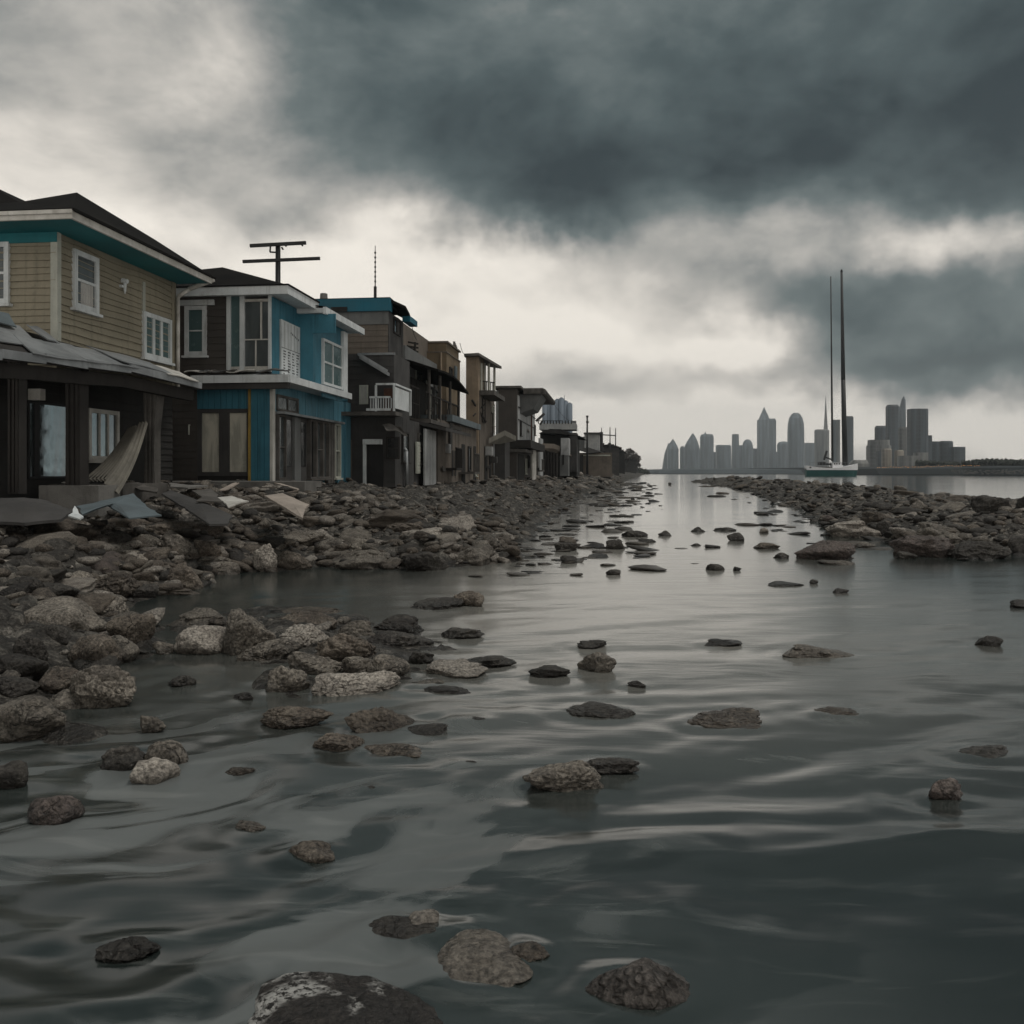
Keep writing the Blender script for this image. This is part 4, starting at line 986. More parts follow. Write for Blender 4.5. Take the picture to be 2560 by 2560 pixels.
# ground floor
xd0, xd1 = fr(493, HZ, F2)[0], fr(626, HZ, F2)[0]
b = MB(); b.siding('f', F2, fr(330, HZ, F2)[0], xd0, 1.0, ze, 0.17, 0.022, 0.004, 4); b.box(fr(330, HZ, F2)[0], xd0, F2+0.004, F2+3, 1.0, ze); H.add('lower_wall', b, 'brown_siding')
zh = fr(560, 1022, F2)[1]; zs = fr(560, 1190, F2)[1]
b = planks('f', F2, xd0, xd1, zh, ze, 0.14, 0.02); b.box(xd0, xd1, F2+0.002, F2+0.3, zh, ze); H.add('door_header', b, 'blue')
w = window(H, 'f', F2+0.10, None, 0.10, 'charcoal', 'glass_shop', 2, 1, 0.08, False, 'glazed_door', (xd0, xd1, zs, zh), bar=0.26)
b = MB(); b.box(xd0, xd1, F2+0.02, F2+0.3, 1.0, zs); H.add('door_step', b, 'soot')
b = pbox('f', F2, (622, 966, 628, 1203), 0, 0.05); H.add('trim_strip', b, 'yellow')
xp0 = fr(628, HZ, F2)[0]
b = planks('f', F2, xp0, S2, 1.1, ze, 0.15, 0.03); b.box(xp0, S2-0.002, F2+0.002, F2+0.3, 1.0, ze); H.add('front_panel', b, 'blue')
b = pbox('f', F2-0.0, (390+107, 1058, 390+113, 1083), 0.02, 0.08); 
a0, z0 = fr(475, 1075, F2); b = MB(); b.tube((a0, F2-0.06, z0-0.12), (a0, F2-0.06, z0+0.12), 0.02); b.tube((a0, F2-0.07, z0+0.12), (a0, F2, z0+0.12), 0.015); H.add('wall_hook', b, 'pale_trim')
b = MB(); b.box(S2-0.02, S2+0.05, F2-0.035, F2+0.14, 1.1, ze); H.add('corner_post', b, 'white_old')
yq = sd(842, HZ, S2)[0]; zg1 = sd(690, 1030, S2)[1]
b = planks('s', S2, F2+0.14, E2, zg1, ze, 0.2, 0.02); b.box(S2-0.3, S2-0.003, F2+0.14, E2, 1.0, ze); b.v = list(b.v); H.add('flank_lower_wall', b, 'blue_light')
b = planks('s', S2, yq, E2, 1.1, zg1, 0.2, 0.024); H.add('flank_panel', b, 'blue_light')
b = MB(); b.box(S2+0.002, S2+0.10, sd(845, HZ, S2)[0]+0.5, E2+0.05, 1.1, ze); H.add('corner_post', b, 'blue_light')
window(H, 's', S2, (688, 985, 742, 1026), 0.06, 'grey_wood', 'glass_dark', 2, 1, 0.05, False)
b = MB(); b.box(S2, S2+0.26, F2+0.20, yq, zg1-0.05, zg1+0.01); H.add('shopfront_hood', b, 'metal')
ys = np.linspace(F2+0.22, yq-0.05, 10)
for k, (kind, mt) in enumerate([('w', 'glass_dark'), ('d', ''), ('p', 'grey_wall'), ('d', ''), ('w', 'glass_black'), ('w', 'glass_dark'), ('w', 'glass_dark'), ('p', 'grey_wood'), ('w', 'glass_dark')]):
    q_ = (ys[k], ys[k+1]-0.02, 1.30 if kind != 'd' else 1.12, zg1-0.06)
    if kind == 'w': window(H, 's', S2, None, 0.045, 'grey_wood' if k != 8 else 'pale_trim', mt, 1, 2 if k in (0, 5, 8) else 1, 0.10+0.05*(k > 3), True, 'shop_window', q_, bar=0.03)
    elif kind == 'p': b = planks('s', S2, q_[0], q_[1], q_[2]-0.15, q_[3], 0.11, 0.12); H.add('shop_panel', b, mt)
    else:
        b = MB(); b.pbox('s', S2, q_[0], q_[1], q_[2], q_[3], 0.01, 0.05); dd = H.add('shop_door', b, 'charcoal')
        b = MB(); b.pbox('s', S2, q_[0]+0.08, q_[1]-0.08, q_[2]+0.5, q_[3]-0.1, 0.05, 0.058); H.add('pane', b, 'glass_black', dd)
b = MB(); p0 = Q(405, 1203, 20.6); p1 = Q(786, 1203, 20.6); b.box(p0[0], p1[0], p0[1]-0.25, p0[1]+0.9, p0[2]-0.28, p0[2]); H.add('front_step', b, 'concrete')

# ------------------------------------------------------------------ 3. teal-fascia house
x_, y_, _ = PS(970, HZ, 30.0); S3, F3 = x_, y_; E3 = sd(1006, HZ, S3)[0]
H = House('house', 970, 30.0, 1.1, 'tall dark house with a broad teal fascia, broken eaves and a boxed balcony')
za, zb_, zc_ = fr(900, 748, F3)[1], fr(900, 780, F3)[1], fr(900, 812, F3)[1]
X3 = fr(740, HZ, F3)[0]
b = MB(); b.siding('f', F3, X3, S3, 1.0, zc_, 0.2, 0.02, 0.006, 3); b.box(X3, S3-0.004, F3+0.004, E3, 1.0, zb_); H.add('wall', b, 'taupe')
b = MB(); b.box(X3, S3+0.02, F3-0.05, F3-0.001, zc_, zb_); H.add('frieze', b, 'grey_wall')
b = MB(); b.box(X3, S3+0.10, F3-0.16, F3+0.2, zb_, za); H.add('fascia', b, 'teal_blue')
b = planks('s', S3, F3, E3, 1.0, zb_, 0.22, 0.03); H.add('flank_wall', b, 'charcoal')
b = MB(); b.add([(X3, F3-0.2, za+0.01), (S3+0.12, F3-0.2, za+0.01), (S3+0.12, E3, za-0.05), (X3, E3, za+0.05)], [(0, 1, 2, 3)]); b.box(X3, S3, F3, E3, za-0.2, za)
p0 = Q(975, 747, 30.0); p1 = Q(1024, 783, 31.8); p2 = Q(1020, 795, 33.4)
b.prism([p0, (p0[0]+0.5, p0[1]+0.2, p0[2]-0.22), p1, p2, (S3-0.3, E3, za-0.05)], (0, 0, -0.10)); b.prism([(p0[0]+0.3, p0[1]+0.4, p0[2]-0.1), p1, (p1[0]-0.1, p1[1]+0.7, p1[2]-0.12), (S3, p0[1]+1.5, p0[2]-0.15)], (0.03, 0.02, -0.12)); H.add('roof', b, 'roof')
b = MB(); q0 = Q(1006, 790, 31.5); b.box(q0[0], q0[0]+0.28, q0[1], q0[1]+1.2, q0[2]-0.2, q0[2]); H.add('eave_end', b, 'teal_blue')
p0 = fr(800, 750, F3); b = MB(); b.tube((p0[0], F3+0.4, za-0.1), (p0[0], F3+0.4, za+0.30), 0.16, 0.13); H.add('roof_vent', b, 'concrete')
b = pbox('f', F3-0.17, (828, 768, 868, 780), 0, 0.02); H.add('fascia_vent', b, 'soot')
window(H, 's', S3, (981, 792, 998, 832), 0.06, 'dark_wood', 'glass_sky', 2, 1, 0.06, False)
b = MB(); p0 = Q(938, 748, 31.2); b.tube((p0[0], p0[1], p0[2]-0.1), (p0[0], p0[1], p0[2]+0.45), 0.055); b.tube((p0[0], p0[1], p0[2]+0.45), (p0[0], p0[1], p0[2]+1.9), 0.022, 0.012)
for k in range(7): b.tube((p0[0], p0[1], p0[2]+0.6+0.17*k), (p0[0], p0[1], p0[2]+0.66+0.17*k), 0.035)
H.add('antenna', b, 'black')
# lower block in front: lean-to gable, balcony
F3b = F3-2.2; S3b = S3+0.15
z1 = fr(940, 884, F3b)[1]; xa, xb_ = fr(862, HZ, F3b)[0], fr(985, HZ, F3b)[0]
b = MB(); b.siding('f', F3b, xa, xb_, 1.0, z1, 0.2, 0.02, 0.005, 7); b.box(xa, xb_-0.01, F3b+0.004, F3, 1.0, z1); H.add('front_block', b, 'charcoal')
b = MB(); b.box(fr(895, HZ, F3b)[0], xb_+0.04, F3b-0.06, F3b-0.002, z1-0.05, z1+0.02); H.add('front_block_trim', b, 'metal')
p0, p1 = Q(898, 888, 27.4), Q(968, 930, 27.4); b = MB(); b.prism([p0, p1, (p1[0], p1[1]+1.0, p1[2]), (p0[0], p0[1]+1.0, p0[2])], (0, 0, -0.10)); b.bar((p0[0], p0[1], p0[2]+0.02), (p1[0], p1[1], p1[2]+0.02), 0.05, 0.1); H.add('lean_to_roof', b, 'metal')
b = MB(); q0, q1 = fr(862, 1010, F3b)[0], fr(1006, 1010, F3b)[0]; zd = fr(940, 1030, F3b-0.6)[1]; b.box(q0, q1, F3b-0.9, F3b, zd-0.12, zd); H.add('balcony_floor', b, 'grey_wood')
b = MB(); a0, z1_ = fr(940, 963, F3b-0.9); a1, z0_ = fr(985, 1028, F3b-0.9); ya, yb2 = F3b-0.9, F3b+1.3
for (x, y) in ((a0, ya), (a1, ya), (a1, yb2), (a0, yb2)): b.box(x-0.03, x+0.03, y-0.03, y+0.03, zd, z1_)
b.box(a0, a1, ya-0.04, ya+0.04, z1_, z1_+0.06); b.box(a1-0.04, a1+0.04, ya+0.04, yb2, z1_, z1_+0.06); b.box(a0-0.3, a1-0.1, ya-0.02, ya+0.02, zd+0.02, zd+0.09); b.box(a0-0.2, a0+0.45, ya-0.03, ya+0.03, zd+0.40, zd+0.46)
for k in range(9): b.box(a0-0.18+k*0.08, a0-0.15+k*0.08, ya-0.015, ya+0.015, zd+0.09, zd+0.40)
b.box(a1-0.01, a1+0.02, ya+0.05, yb2-0.3, zd+0.1, z1_-0.05)
H.add('balcony_cage', b, 'white')
b = MB(); b.box(a0+0.1, a1-0.15, F3b-0.35, F3b-0.3, zd, zd+0.75); H.add('balcony_chest', b, 'rust')
window(H, 'f', F3b, (899, 963, 921, 1011), 0.05, 'pale_trim', 'curtain', 2, 1, 0.04, False)
w = MB(); a0, z1_ = fr(907, 1098, F3b-0.3); a1, z0_ = fr(953, 1190, F3b-0.3); w.box(a0, a0+0.09, F3b-0.3, F3b-0.2, 1.0, z1_); w.box(a0, a1, F3b-0.32, F3b-0.15, z1_-0.16, z1_); H.add('door_surround', w, 'white')
b = MB(); b.box(a0+0.09, a1, F3b-0.05, F3b-0.01, 1.0, z1_-0.16); H.add('door', b, 'black')
b = MB(); b.box(fr(865, HZ, F3b)[0], fr(880, HZ, F3b)[0], F3b-0.04, F3b-0.002, 1.0, fr(870, 1100, F3b)[1]); H.add('side_panel', b, 'taupe')
p = [Q(954, 1062, 27.0), Q(1000, 1068, 27.6), Q(1020, 1088, 28.4), Q(966, 1074, 26.6)]
H.add('awning', sheet(p, 0.03, 0.03, 1, 2), 'grey_wood')
CLUT = [(H, xb_+0.02, F3b+0.2, F3b+4.4, 1.0, zd-0.2, 5), (H, S3, F3+0.2, E3, 4.2, 6.4, 2)]
S3c = S3b+0.15
b = planks('s', xb_, F3b, F3b+4.6, 1.0, zd-0.1, 0.25, 0.03); H.add('front_flank', b, 'charcoal')
window(H, 'f', F3b, (966, 1092, 1000, 1148), 0.05, 'dark_wood', 'glass_black', 1, 2, 0.04, False, 'shop_window')

# ------------------------------------------------------------------ generic further houses
def block(H, S, F_, E, X, zb, zt, m, mf=None, boards=True, name='wall'):
    b = MB(); b.box(X, S, F_, E, zb, zt); H.add(name, b, m)
    if boards: H.add('flank_wall', planks('s', S, F_, E, zb, zt-0.02, 0.3, 0.04), mf or m)
# 4 dark balcony house
x_, y_, _ = PS(1045, HZ, 33.3); S4, F4 = x_+0.15, y_; E4 = sd(1135, HZ, S4)[0]
H = House('house', 1045, 33.3, 1.1, 'soot-dark house with a sagging curved balcony roof and pale curtains')
zt4 = sd(1045, 915, S4)[1]; zf4 = sd(1045, 1045, S4)[1]
block(H, S4-0.9, F4+0.2, E4, S4-5, zf4, zt4-0.1, 'soot')
block(H, S4, F4, E4, S4-5, 0.9, zf4-0.15, 'charcoal', 'soot', name='lower_wall')
b = MB(); b.box(S4-1.0, S4+0.35, F4, E4, zf4-0.15, zf4); H.add('balcony_floor', b, 'grey_wood')
p = [Q(1018, 914, 33.0), Q(1075, 903, 35.5), Q(1110, 920, 39.0), Q(1140, 934, 40.5)]
v = []; n_ = 12
for i in range(n_+1):
    t = i/n_; y = F4-0.4+(E4-F4+0.3)*t; z = zt4+0.15-0.25*t+0.22*math.sin(t*PI)
    for (dx, dz) in ((-1.6, 0.35), (-0.4, 0.12), (0.7, -0.25)): v.append((S4+dx, y, z+dz))
f = [(3*i+j, 3*i+3+j, 3*i+4+j, 3*i+1+j) for i in range(n_) for j in range(2)]
m_ = len(v); v += [(a, y, z-0.08) for a, y, z in v]; f += [tuple(m_+k for k in q_[::-1]) for q_ in f]+[(3*i+2, 3*i+5, m_+3*i+5, m_+3*i+2) for i in range(n_)]+[(0, 1, m_+1, m_), (1, 2, m_+2, m_+1)]
H.add('roof', MB().add(v, f), 'roof')
for t in (0.02, 0.33, 0.66, 0.97):
    y = F4+(E4-F4)*t; b = MB(); b.tube((S4+0.25, y, zf4), (S4+0.25, y, zt4-0.05), 0.06); H.add('balcony_post', b, 'grey_wood')
b = MB(); b.bar((S4+0.25, F4, zf4+0.95), (S4+0.25, E4, zf4+0.95), 0.05, 0.06); b.bar((S4+0.25, F4+3.5, zf4+0.1), (S4+0.25, F4+4.3, zf4+0.9), 0.05, 0.06)
for k in range(22): y = F4+(E4-F4)*k/22; b.box(S4+0.235, S4+0.265, y, y+0.03, zf4, zf4+0.95)
H.add('balcony_rail', b, 'dark_wood')
window(H, 's', S4-0.9, None, 0.07, 'grey_wood', 'curtain', 3, 2, 0.05, False, 'window', (F4+1.6, F4+3.4, zf4+0.1, zf4+1.5))
window(H, 's', S4-0.9, None, 0.07, 'dark_wood', 'glass_black', 1, 2, 0.05, False, 'window', (F4+0.4, F4+1.4, zf4+0.1, zf4+1.9))
window(H, 's', S4-0.9, None, 0.07, 'grey_wood', 'glass_dark', 2, 1, 0.05, False, 'window', (F4+4.6, F4+6.2, zf4+0.1, zf4+1.5))
b = MB(); y0 = sd(1100, HZ, S4)[0]; b.prism([(S4, F4-2.0, 3.35), (S4+1.3, F4-2.0, 3.05), (S4+1.3, y0, 3.05), (S4, y0, 3.35)], (0, 0, -0.12)); H.add('porch_canopy', b, 'charcoal')
y0, y1 = sd(1062, HZ, S4+0.6)[0], sd(1088, HZ, S4+0.6)[0]
H.add('corrugated_screen', planks('s', S4+0.55, y0, y1+0.2, 1.0, 3.0, 0.16, 0.06), 'pale_wall', label='pale blue-grey corrugated screen')
window(H, 's', S4, None, 0.06, 'dark_wood', 'glass_shop', 1, 1, 0.06, False, 'shop_window', (F4+0.2, F4+1.3, 1.6, 2.9))
b = MB(); b.pbox('s', S4, F4+0.55, F4+0.95, 1.75, 2.3, 0.075, 0.09); H.add('shop_sign', b, 'yellow')
CLUT += [(H, S4, F4+1.6, E4, 1.0, zf4-0.3, 6), (H, S4-0.9, F4+0.5, E4, zf4+0.1, zt4-0.4, 4)]
# rack of pipes and timbers on the roof behind
b = MB(); 
for k in range(9):
    q0 = Q(1004+random.uniform(0, 36), 905, 38); b.tube(q0, (q0[0]+random.uniform(-0.1, 0.1), q0[1], q0[2]+random.uniform(0.4, 1.05)), 0.05)
for k in range(5):
    q0 = Q(1003, 852+k*11, 38.2); q1 = Q(1046, 860+k*10, 38.2); b.bar(q0, q1, 0.06, 0.07)
b.box(*sorted((Q(1003, 890, 38.3)[0], Q(1030, 890, 38.3)[0])), Q(1003, 890, 38.3)[1], Q(1003, 890, 38.3)[1]+1, Q(0, 925, 38.3)[2], Q(0, 868, 38.3)[2])
H.add('roof_scaffold', b, 'dark_wood')

# 5 tan block
x_, y_, _ = PS(1116, HZ, 42.0); S5, F5 = x_, y_; E5 = sd(1150, HZ, S5)[0]
H = House('house', 1116, 42.0, 1.1, 'flat-roofed tan rendered block rising behind the dark balcony house')
z5 = fr(1080, 856, F5)[1]; z5b = fr(1080, 882, F5)[1]; X5 = fr(1046, HZ, F5)[0]; X5b = fr(1028, HZ, F5)[0]
block(H, S5, F5, E5, X5b, 0.9, z5b, 'tan', 'tan', False)
b = MB(); b.box(X5, S5-0.05, F5+0.2, E5-0.1, z5b, z5); H.add('upper_storey', b, 'tan')
b = MB(); b.box(X5-0.05, S5+0.05, F5+0.12, E5, z5, z5+0.08); b.box(X5b, S5+0.04, F5-0.04, E5, z5b, z5b+0.06); H.add('parapet', b, 'taupe')
b = MB(); b.tube((S5-0.25, F5-0.05, 4), (S5-0.25, F5-0.05, z5b), 0.05); H.add('downpipe', b, 'tan_light')
for k in range(4): b = MB(); y = E5-0.6+0.2*k; b.tube((S5-0.2, y, z5), (S5-0.2, y, z5+0.5-0.06*k), 0.06); H.add('vent_pipe', b, 'grey_wood')
# its long low frontage
S5c = S4+0.25; y0 = sd(1093, HZ, S5c)[0]; y1 = sd(1190, HZ, S5c)[0]; z5c = sd(1093, 1046, S5c)[1]
b = MB(); b.box(S5c-3, S5c, y0, y1, 0.9, z5c); H.add('lower_wall', b, 'taupe'); H.add('lower_cladding', planks('s', S5c, y0, y1, 0.9, z5c-0.05, 0.42, 0.03), 'taupe')
for (a, c_, t, bt) in ((0.30, 0.34, 2.4, 1.3), (0.37, 0.40, 2.4, 1.3)): b = MB(); b.pbox('s', S5c, y0+(y1-y0)*a, y0+(y1-y0)*c_, bt, t, 0.03, 0.05); H.add('slot', b, 'soot')
for (a, c_) in ((0.55, 0.64), (0.90, 0.97)):
    b = MB(); b.pbox('s', S5c, y0+(y1-y0)*a, y0+(y1-y0)*c_, 0.9, 2.75, 0.03, 0.055); H.add('door', b, 'soot')
window(H, 's', S5c+0.03, None, 0.08, 'dark_wood', 'glass_black', 1, 1, 0.05, True, 'window', (y0+(y1-y0)*0.72, y0+(y1-y0)*0.80, 1.5, 2.7))
b = MB(); b.box(S5c-2, S5c+0.25, y0+2.0, y1, z5c, z5c+0.28); H.add('balcony_floor', b, 'grey_blue')
window(H, 's', S5c-1.4, None, 0.07, 'pale_trim', 'glass_dark', 2, 1, 0.05, False, 'window', (y0+2.2, y0+4.4, z5c+0.3, z5c+2.4))
b = MB(); b.box(S5c-3, S5c-1.41, y0+0.5, y1, z5c, z5c+3.0); H.add('middle_wall', b, 'grey_wall')
b = MB(); b.box(S5c-4.5, S5c-1.9, y0+1.0, y1+2.0, 0.9, z5c+4.2); H.add('rear_wall', b, 'taupe')

CLUT += [(H, S5c+0.02, y0+0.2, y1-0.2, 1.0, z5c-0.1, 4), (H, S5c-1.4, y0+0.6, y1, z5c+0.3, z5c+2.8, 4), (H, S5, F5, E5, 5, z5b-0.3, 2)]
# 6 tan house with a roof terrace
x_, y_, _ = PS(1196, HZ, 47.6); S6, F6 = x_, y_; E6 = sd(1240, HZ, S6)[0]
H = House('house', 1196, 47.6, 1.1, 'narrow tan house with a slender-posted roof terrace under a tilted roof')
X6 = fr(1165, HZ, F6)[0]; z6 = fr(1180, 888, F6)[1]; z6f = fr(1196, 975, F6)[1]
b = MB(); b.box(X6, S6, F6, F6+2.0, 0.9, z6); H.add('wall', b, 'tan_light')
b = MB(); b.box(X6+0.2, S6-0.1, F6+2.0, E6, 0.9, z6f); H.add('rear_block', b, 'taupe')
p = [Q(1160, 884, 47.2), Q(1197, 882, 47.2), Q(1254, 916, 49.5), Q(1225, 912, 54.0), Q(1165, 890, 54.0)]
b = MB(); b.prism(p, (0, 0, -0.14)); H.add('roof', b, 'grey_wood')
for (px, Y) in ((1203, 48.4), (1212, 50.5), (1222, 49), (1236, 50)):
    q0 = Q(px, 980, Y); q1 = Q(px, 908, Y); b = MB(); b.tube(q0, q1, 0.07); H.add('terrace_post', b, 'pale_trim')
b = MB(); b.box(S6-0.2, S6+0.85, F6+0.2, E6-2.5, z6f-0.25, z6f); H.add('terrace_floor', b, 'grey_wood')
b = MB(); q0 = Q(1200, 952, 48.3); q1 = Q(1237, 957, 50); b.bar(q0, q1, 0.05, 0.06)
for k in range(8): a = Vector(q0).lerp(Vector(q1), k/7); b.box(a.x-0.02, a.x+0.02, a.y-0.02, a.y+0.02, z6f, a.z)
H.add('terrace_rail', b, 'dark_wood')
H.add('flank_wall', planks('s', S6, F6+0.2, E6-1, 0.9, z6f-0.3, 0.5, 0.06), 'taupe')
for k, (a, c_) in enumerate(((0.25, 0.4), (0.5, 0.62))): b = MB(); b.pbox('s', S6, F6+(E6-F6)*a, F6+(E6-F6)*c_, 0.9, 2.9, 0.07, 0.10); H.add('door', b, 'soot')
window(H, 's', S6, None, 0.08, 'dark_wood', 'glass_black', 1, 2, 0.1, False, 'window', (F6+1.0, F6+2.0, 4.2, 5.6))
b = MB(); b.bar(Q(1180, 1000, 47.3), Q(1215, 1055, 48.6), 0.08, 0.08); b.bar(Q(1183, 1040, 47.4), Q(1212, 1010, 48.5), 0.05, 0.05); H.add('broken_timber', b, 'dark_wood')

CLUT += [(H, S6+0.06, F6+0.4, E6-1, 1.0, z6f-0.5, 7)]
# 7 brown slab house with a pale glazed flank
x_, y_, _ = PS(1292, HZ, 56.0); S7, F7 = x_, y_; E7 = sd(1336, HZ, S7)[0]
H = House('house', 1292, 56.0, 1.1, 'dark brown slab-fronted house with a pale panelled flank and jutting roof')
z7 = fr(1270, 971, F7)[1]; X7 = fr(1246, HZ, F7)[0]; z7f = fr(1292, 1100, F7)[1]
b = MB(); b.box(X7, S7, F7, E7, 0.9, z7); H.add('wall', b, 'tan' if False else 'brown_siding')
b = MB(); b.box(fr(1237, HZ, F7)[0], X7-0.01, F7+0.5, E7, 2.6, z7-0.1); H.add('side_strip', b, 'pale_wall')
H.add('flank_panel', planks('s', S7, F7+0.3, E7, z7f, z7-0.4, 1.1, 0.05, 0.05), 'pale_wall')
b = MB()
for z in (z7f+1.3, z7f+2.1): b.box(S7+0.06, S7+0.10, F7+0.3, E7, z, z+0.06)
H.add('flank_rail', b, 'black')
p0 = Q(1237, 968, 55.5); p1 = Q(1362, 978, 58.5)
b = MB(); b.box(X7-0.3, S7+0.3, F7-0.3, E7, z7, z7+0.14); b.box(S7+0.3, p1[0], F7+1.2, E7-2, z7-0.25, z7+0.12); b.tube((p1[0], F7+1.2, z7-0.1), (p1[0], E7-2, z7-0.1), 0.2, 0.2); H.add('roof', b, 'grey_wood')
b = MB(); b.prism([(S7, F7+1.6, z7-0.25), (p1[0]-0.1, F7+1.6, z7-0.25), (S7+0.9, F7+1.6, z7-1.2), (S7, F7+1.6, z7-1.5)], (0, 4, 0)); H.add('oriel', b, 'grey_wall')
b = MB(); b.box(S7-0.4, S7+0.9, F7-0.1, E7-1, z7f-0.5, z7f); H.add('balcony_floor', b, 'dark_wood')
b = MB(); b.box(S7-0.6, S7+0.6, F7-0.3, F7+5, 2.7, 2.9); H.add('awning', b, 'grey_wood')
b = MB(); b.pbox('s', S7, F7+0.6, F7+4.2, 0.9, 2.6, 0.01, 0.04); H.add('shop_opening', b, 'soot')
for k in range(3): b = MB(); b.tube((S7+0.5, F7+5.5+k*0.8, 0.9), (S7+0.5, F7+5.5+k*0.8, 3.0), 0.13); H.add('pillar', b, 'white_old')
b = MB(); b.prism([Q(1222, 1096, 50), Q(1262, 1076, 52), Q(1290, 1090, 55), Q(1248, 1098, 52)], (0, 0, -0.3)); H.add('lean_to_roof', b, 'olive_grey')
b = MB(); q0 = Q(1252, 1175, 53); b.box(q0[0]-0.9, q0[0]+0.25, q0[1], q0[1]+2.5, 0.9, 3.3); H.add('lean_to_wall', b, 'charcoal')

CLUT += [(H, S7+0.05, F7+0.5, E7, z7f, z7-0.8, 4), (H, S7+0.05, F7+4.2, E7, 1.0, z7f-0.6, 4)]
# 8 low ruin with a black roof
H = House('house', 1395, 82.0, 1.1, 'low wrecked house with a black pitched roof and a leaning blue-white tower bay')
def pxbox(H, name, px0, yt, px1, yb, Y, dep, m):
    a = Q(px0, yt, Y); c_ = Q(px1, yb, Y); b = MB(); b.box(a[0], c_[0], a[1], a[1]+dep, c_[2], a[2]); return H.add(name, b, m)
pxbox(H, 'wall', 1350, 1085, 1442, 1190, 84, 8, 'soot')
b = MB(); b.prism([Q(1346, 1083, 82), Q(1375, 1072, 83), Q(1402, 1073, 83), Q(1450, 1090, 82), Q(1400, 1084, 81)], (0.5, 7, -0.2)); H.add('roof', b, 'roof')
pxbox(H, 'lower_panel', 1325, 1110, 1346, 1190, 74, 3, 'grey_wood'); pxbox(H, 'corner_panel', 1346, 1095, 1351, 1190, 74, 3, 'pale_wall')
b = MB(); b.prism([Q(1352, 1108, 76), Q(1390, 1122, 79), Q(1400, 1140, 80), Q(1352, 1120, 76)], (1, 2, 0)); H.add('broken_canopy', b, 'taupe')
b = MB()
for k in range(6): q0 = Q(1356+k*7, 1125+k*1.5, 78); b.tube((q0[0], q0[1], 0.9), q0, 0.12)
H.add('stilts', b, 'dark_wood')
pxbox(H, 'tower_bay', 1402, 1095, 1422, 1138, 79, 3, 'pale_wall'); pxbox(H, 'tower_base', 1400, 1138, 1420, 1190, 79, 3, 'grey_wall')
b = MB(); q0 = Q(1408, 1148, 78.9); b.box(q0[0]-0.08, q0[0]+0.08, q0[1], q0[1]+0.1, q0[2]-0.5, q0[2]+0.4); H.add('slot_window', b, 'black')
pxbox(H, 'upper_terrace', 1348, 1058, 1440, 1074, 88, 4, 'pale_wall'); 
b = MB()
for k in range(12): q0 = Q(1346+k*7.5, 1060, 87); b.tube((q0[0], q0[1], q0[2]), (q0[0], q0[1], q0[2]+0.35), 0.05)
b.bar(Q(1346, 1052, 87), Q(1405, 1052, 87), 0.06, 0.06); H.add('terrace_rail', b, 'dark_wood')
pxbox(H, 'chimney', 1430, 1052, 1440, 1075, 88, 1, 'grey_wall'); pxbox(H, 'dark_pier', 1423, 1082, 1442, 1180, 82, 3, 'charcoal')
b = MB(); b.bar(Q(1356, 1052, 72), Q(1350, 1062, 72), 0.15, 0.15); b.bar(Q(1340, 1053, 72), Q(1361, 1034, 72), 0.2, 0.2); H.add('broken_beam', b, 'charcoal')

# 9 white cube house and low annexe
H = House('house', 1480, 130.0, 1.1, 'small white cube house on a low brown annexe towards the end of the row')
pxbox(H, 'wall', 1461, 1083, 1499, 1126, 132, 9, 'pale_wall'); pxbox(H, 'side_wall', 1441, 1092, 1461, 1122, 134, 8, 'grey_wall')
pxbox(H, 'roof', 1459, 1081, 1503, 1084.5, 131, 10, 'charcoal'); pxbox(H, 'window', 1480, 1101, 1496, 1120, 131.9, 0.2, 'glass_shop')
pxbox(H, 'annexe', 1440, 1132, 1530, 1192, 118, 12, 'taupe')
b = MB(); b.prism([Q(1440, 1124, 116), Q(1470, 1118, 117), Q(1500, 1130, 117), Q(1470, 1133, 116)], (1, 6, -0.2)); H.add('annexe_roof', b, 'soot')
pxbox(H, 'annexe_door', 1478, 1160, 1492, 1190, 117.8, 0.3, 'soot'); pxbox(H, 'annexe_window', 1508, 1158, 1518, 1172, 117.8, 0.3, 'soot'); pxbox(H, 'trim', 1458, 1137, 1526, 1140, 117.7, 0.3, 'pale_trim')
pxbox(H, 'dark_opening', 1438, 1138, 1458, 1192, 117, 3, 'soot')
pxbox(H, 'chimney_stack', 1499, 1080, 1507, 1130, 136, 3, 'charcoal')
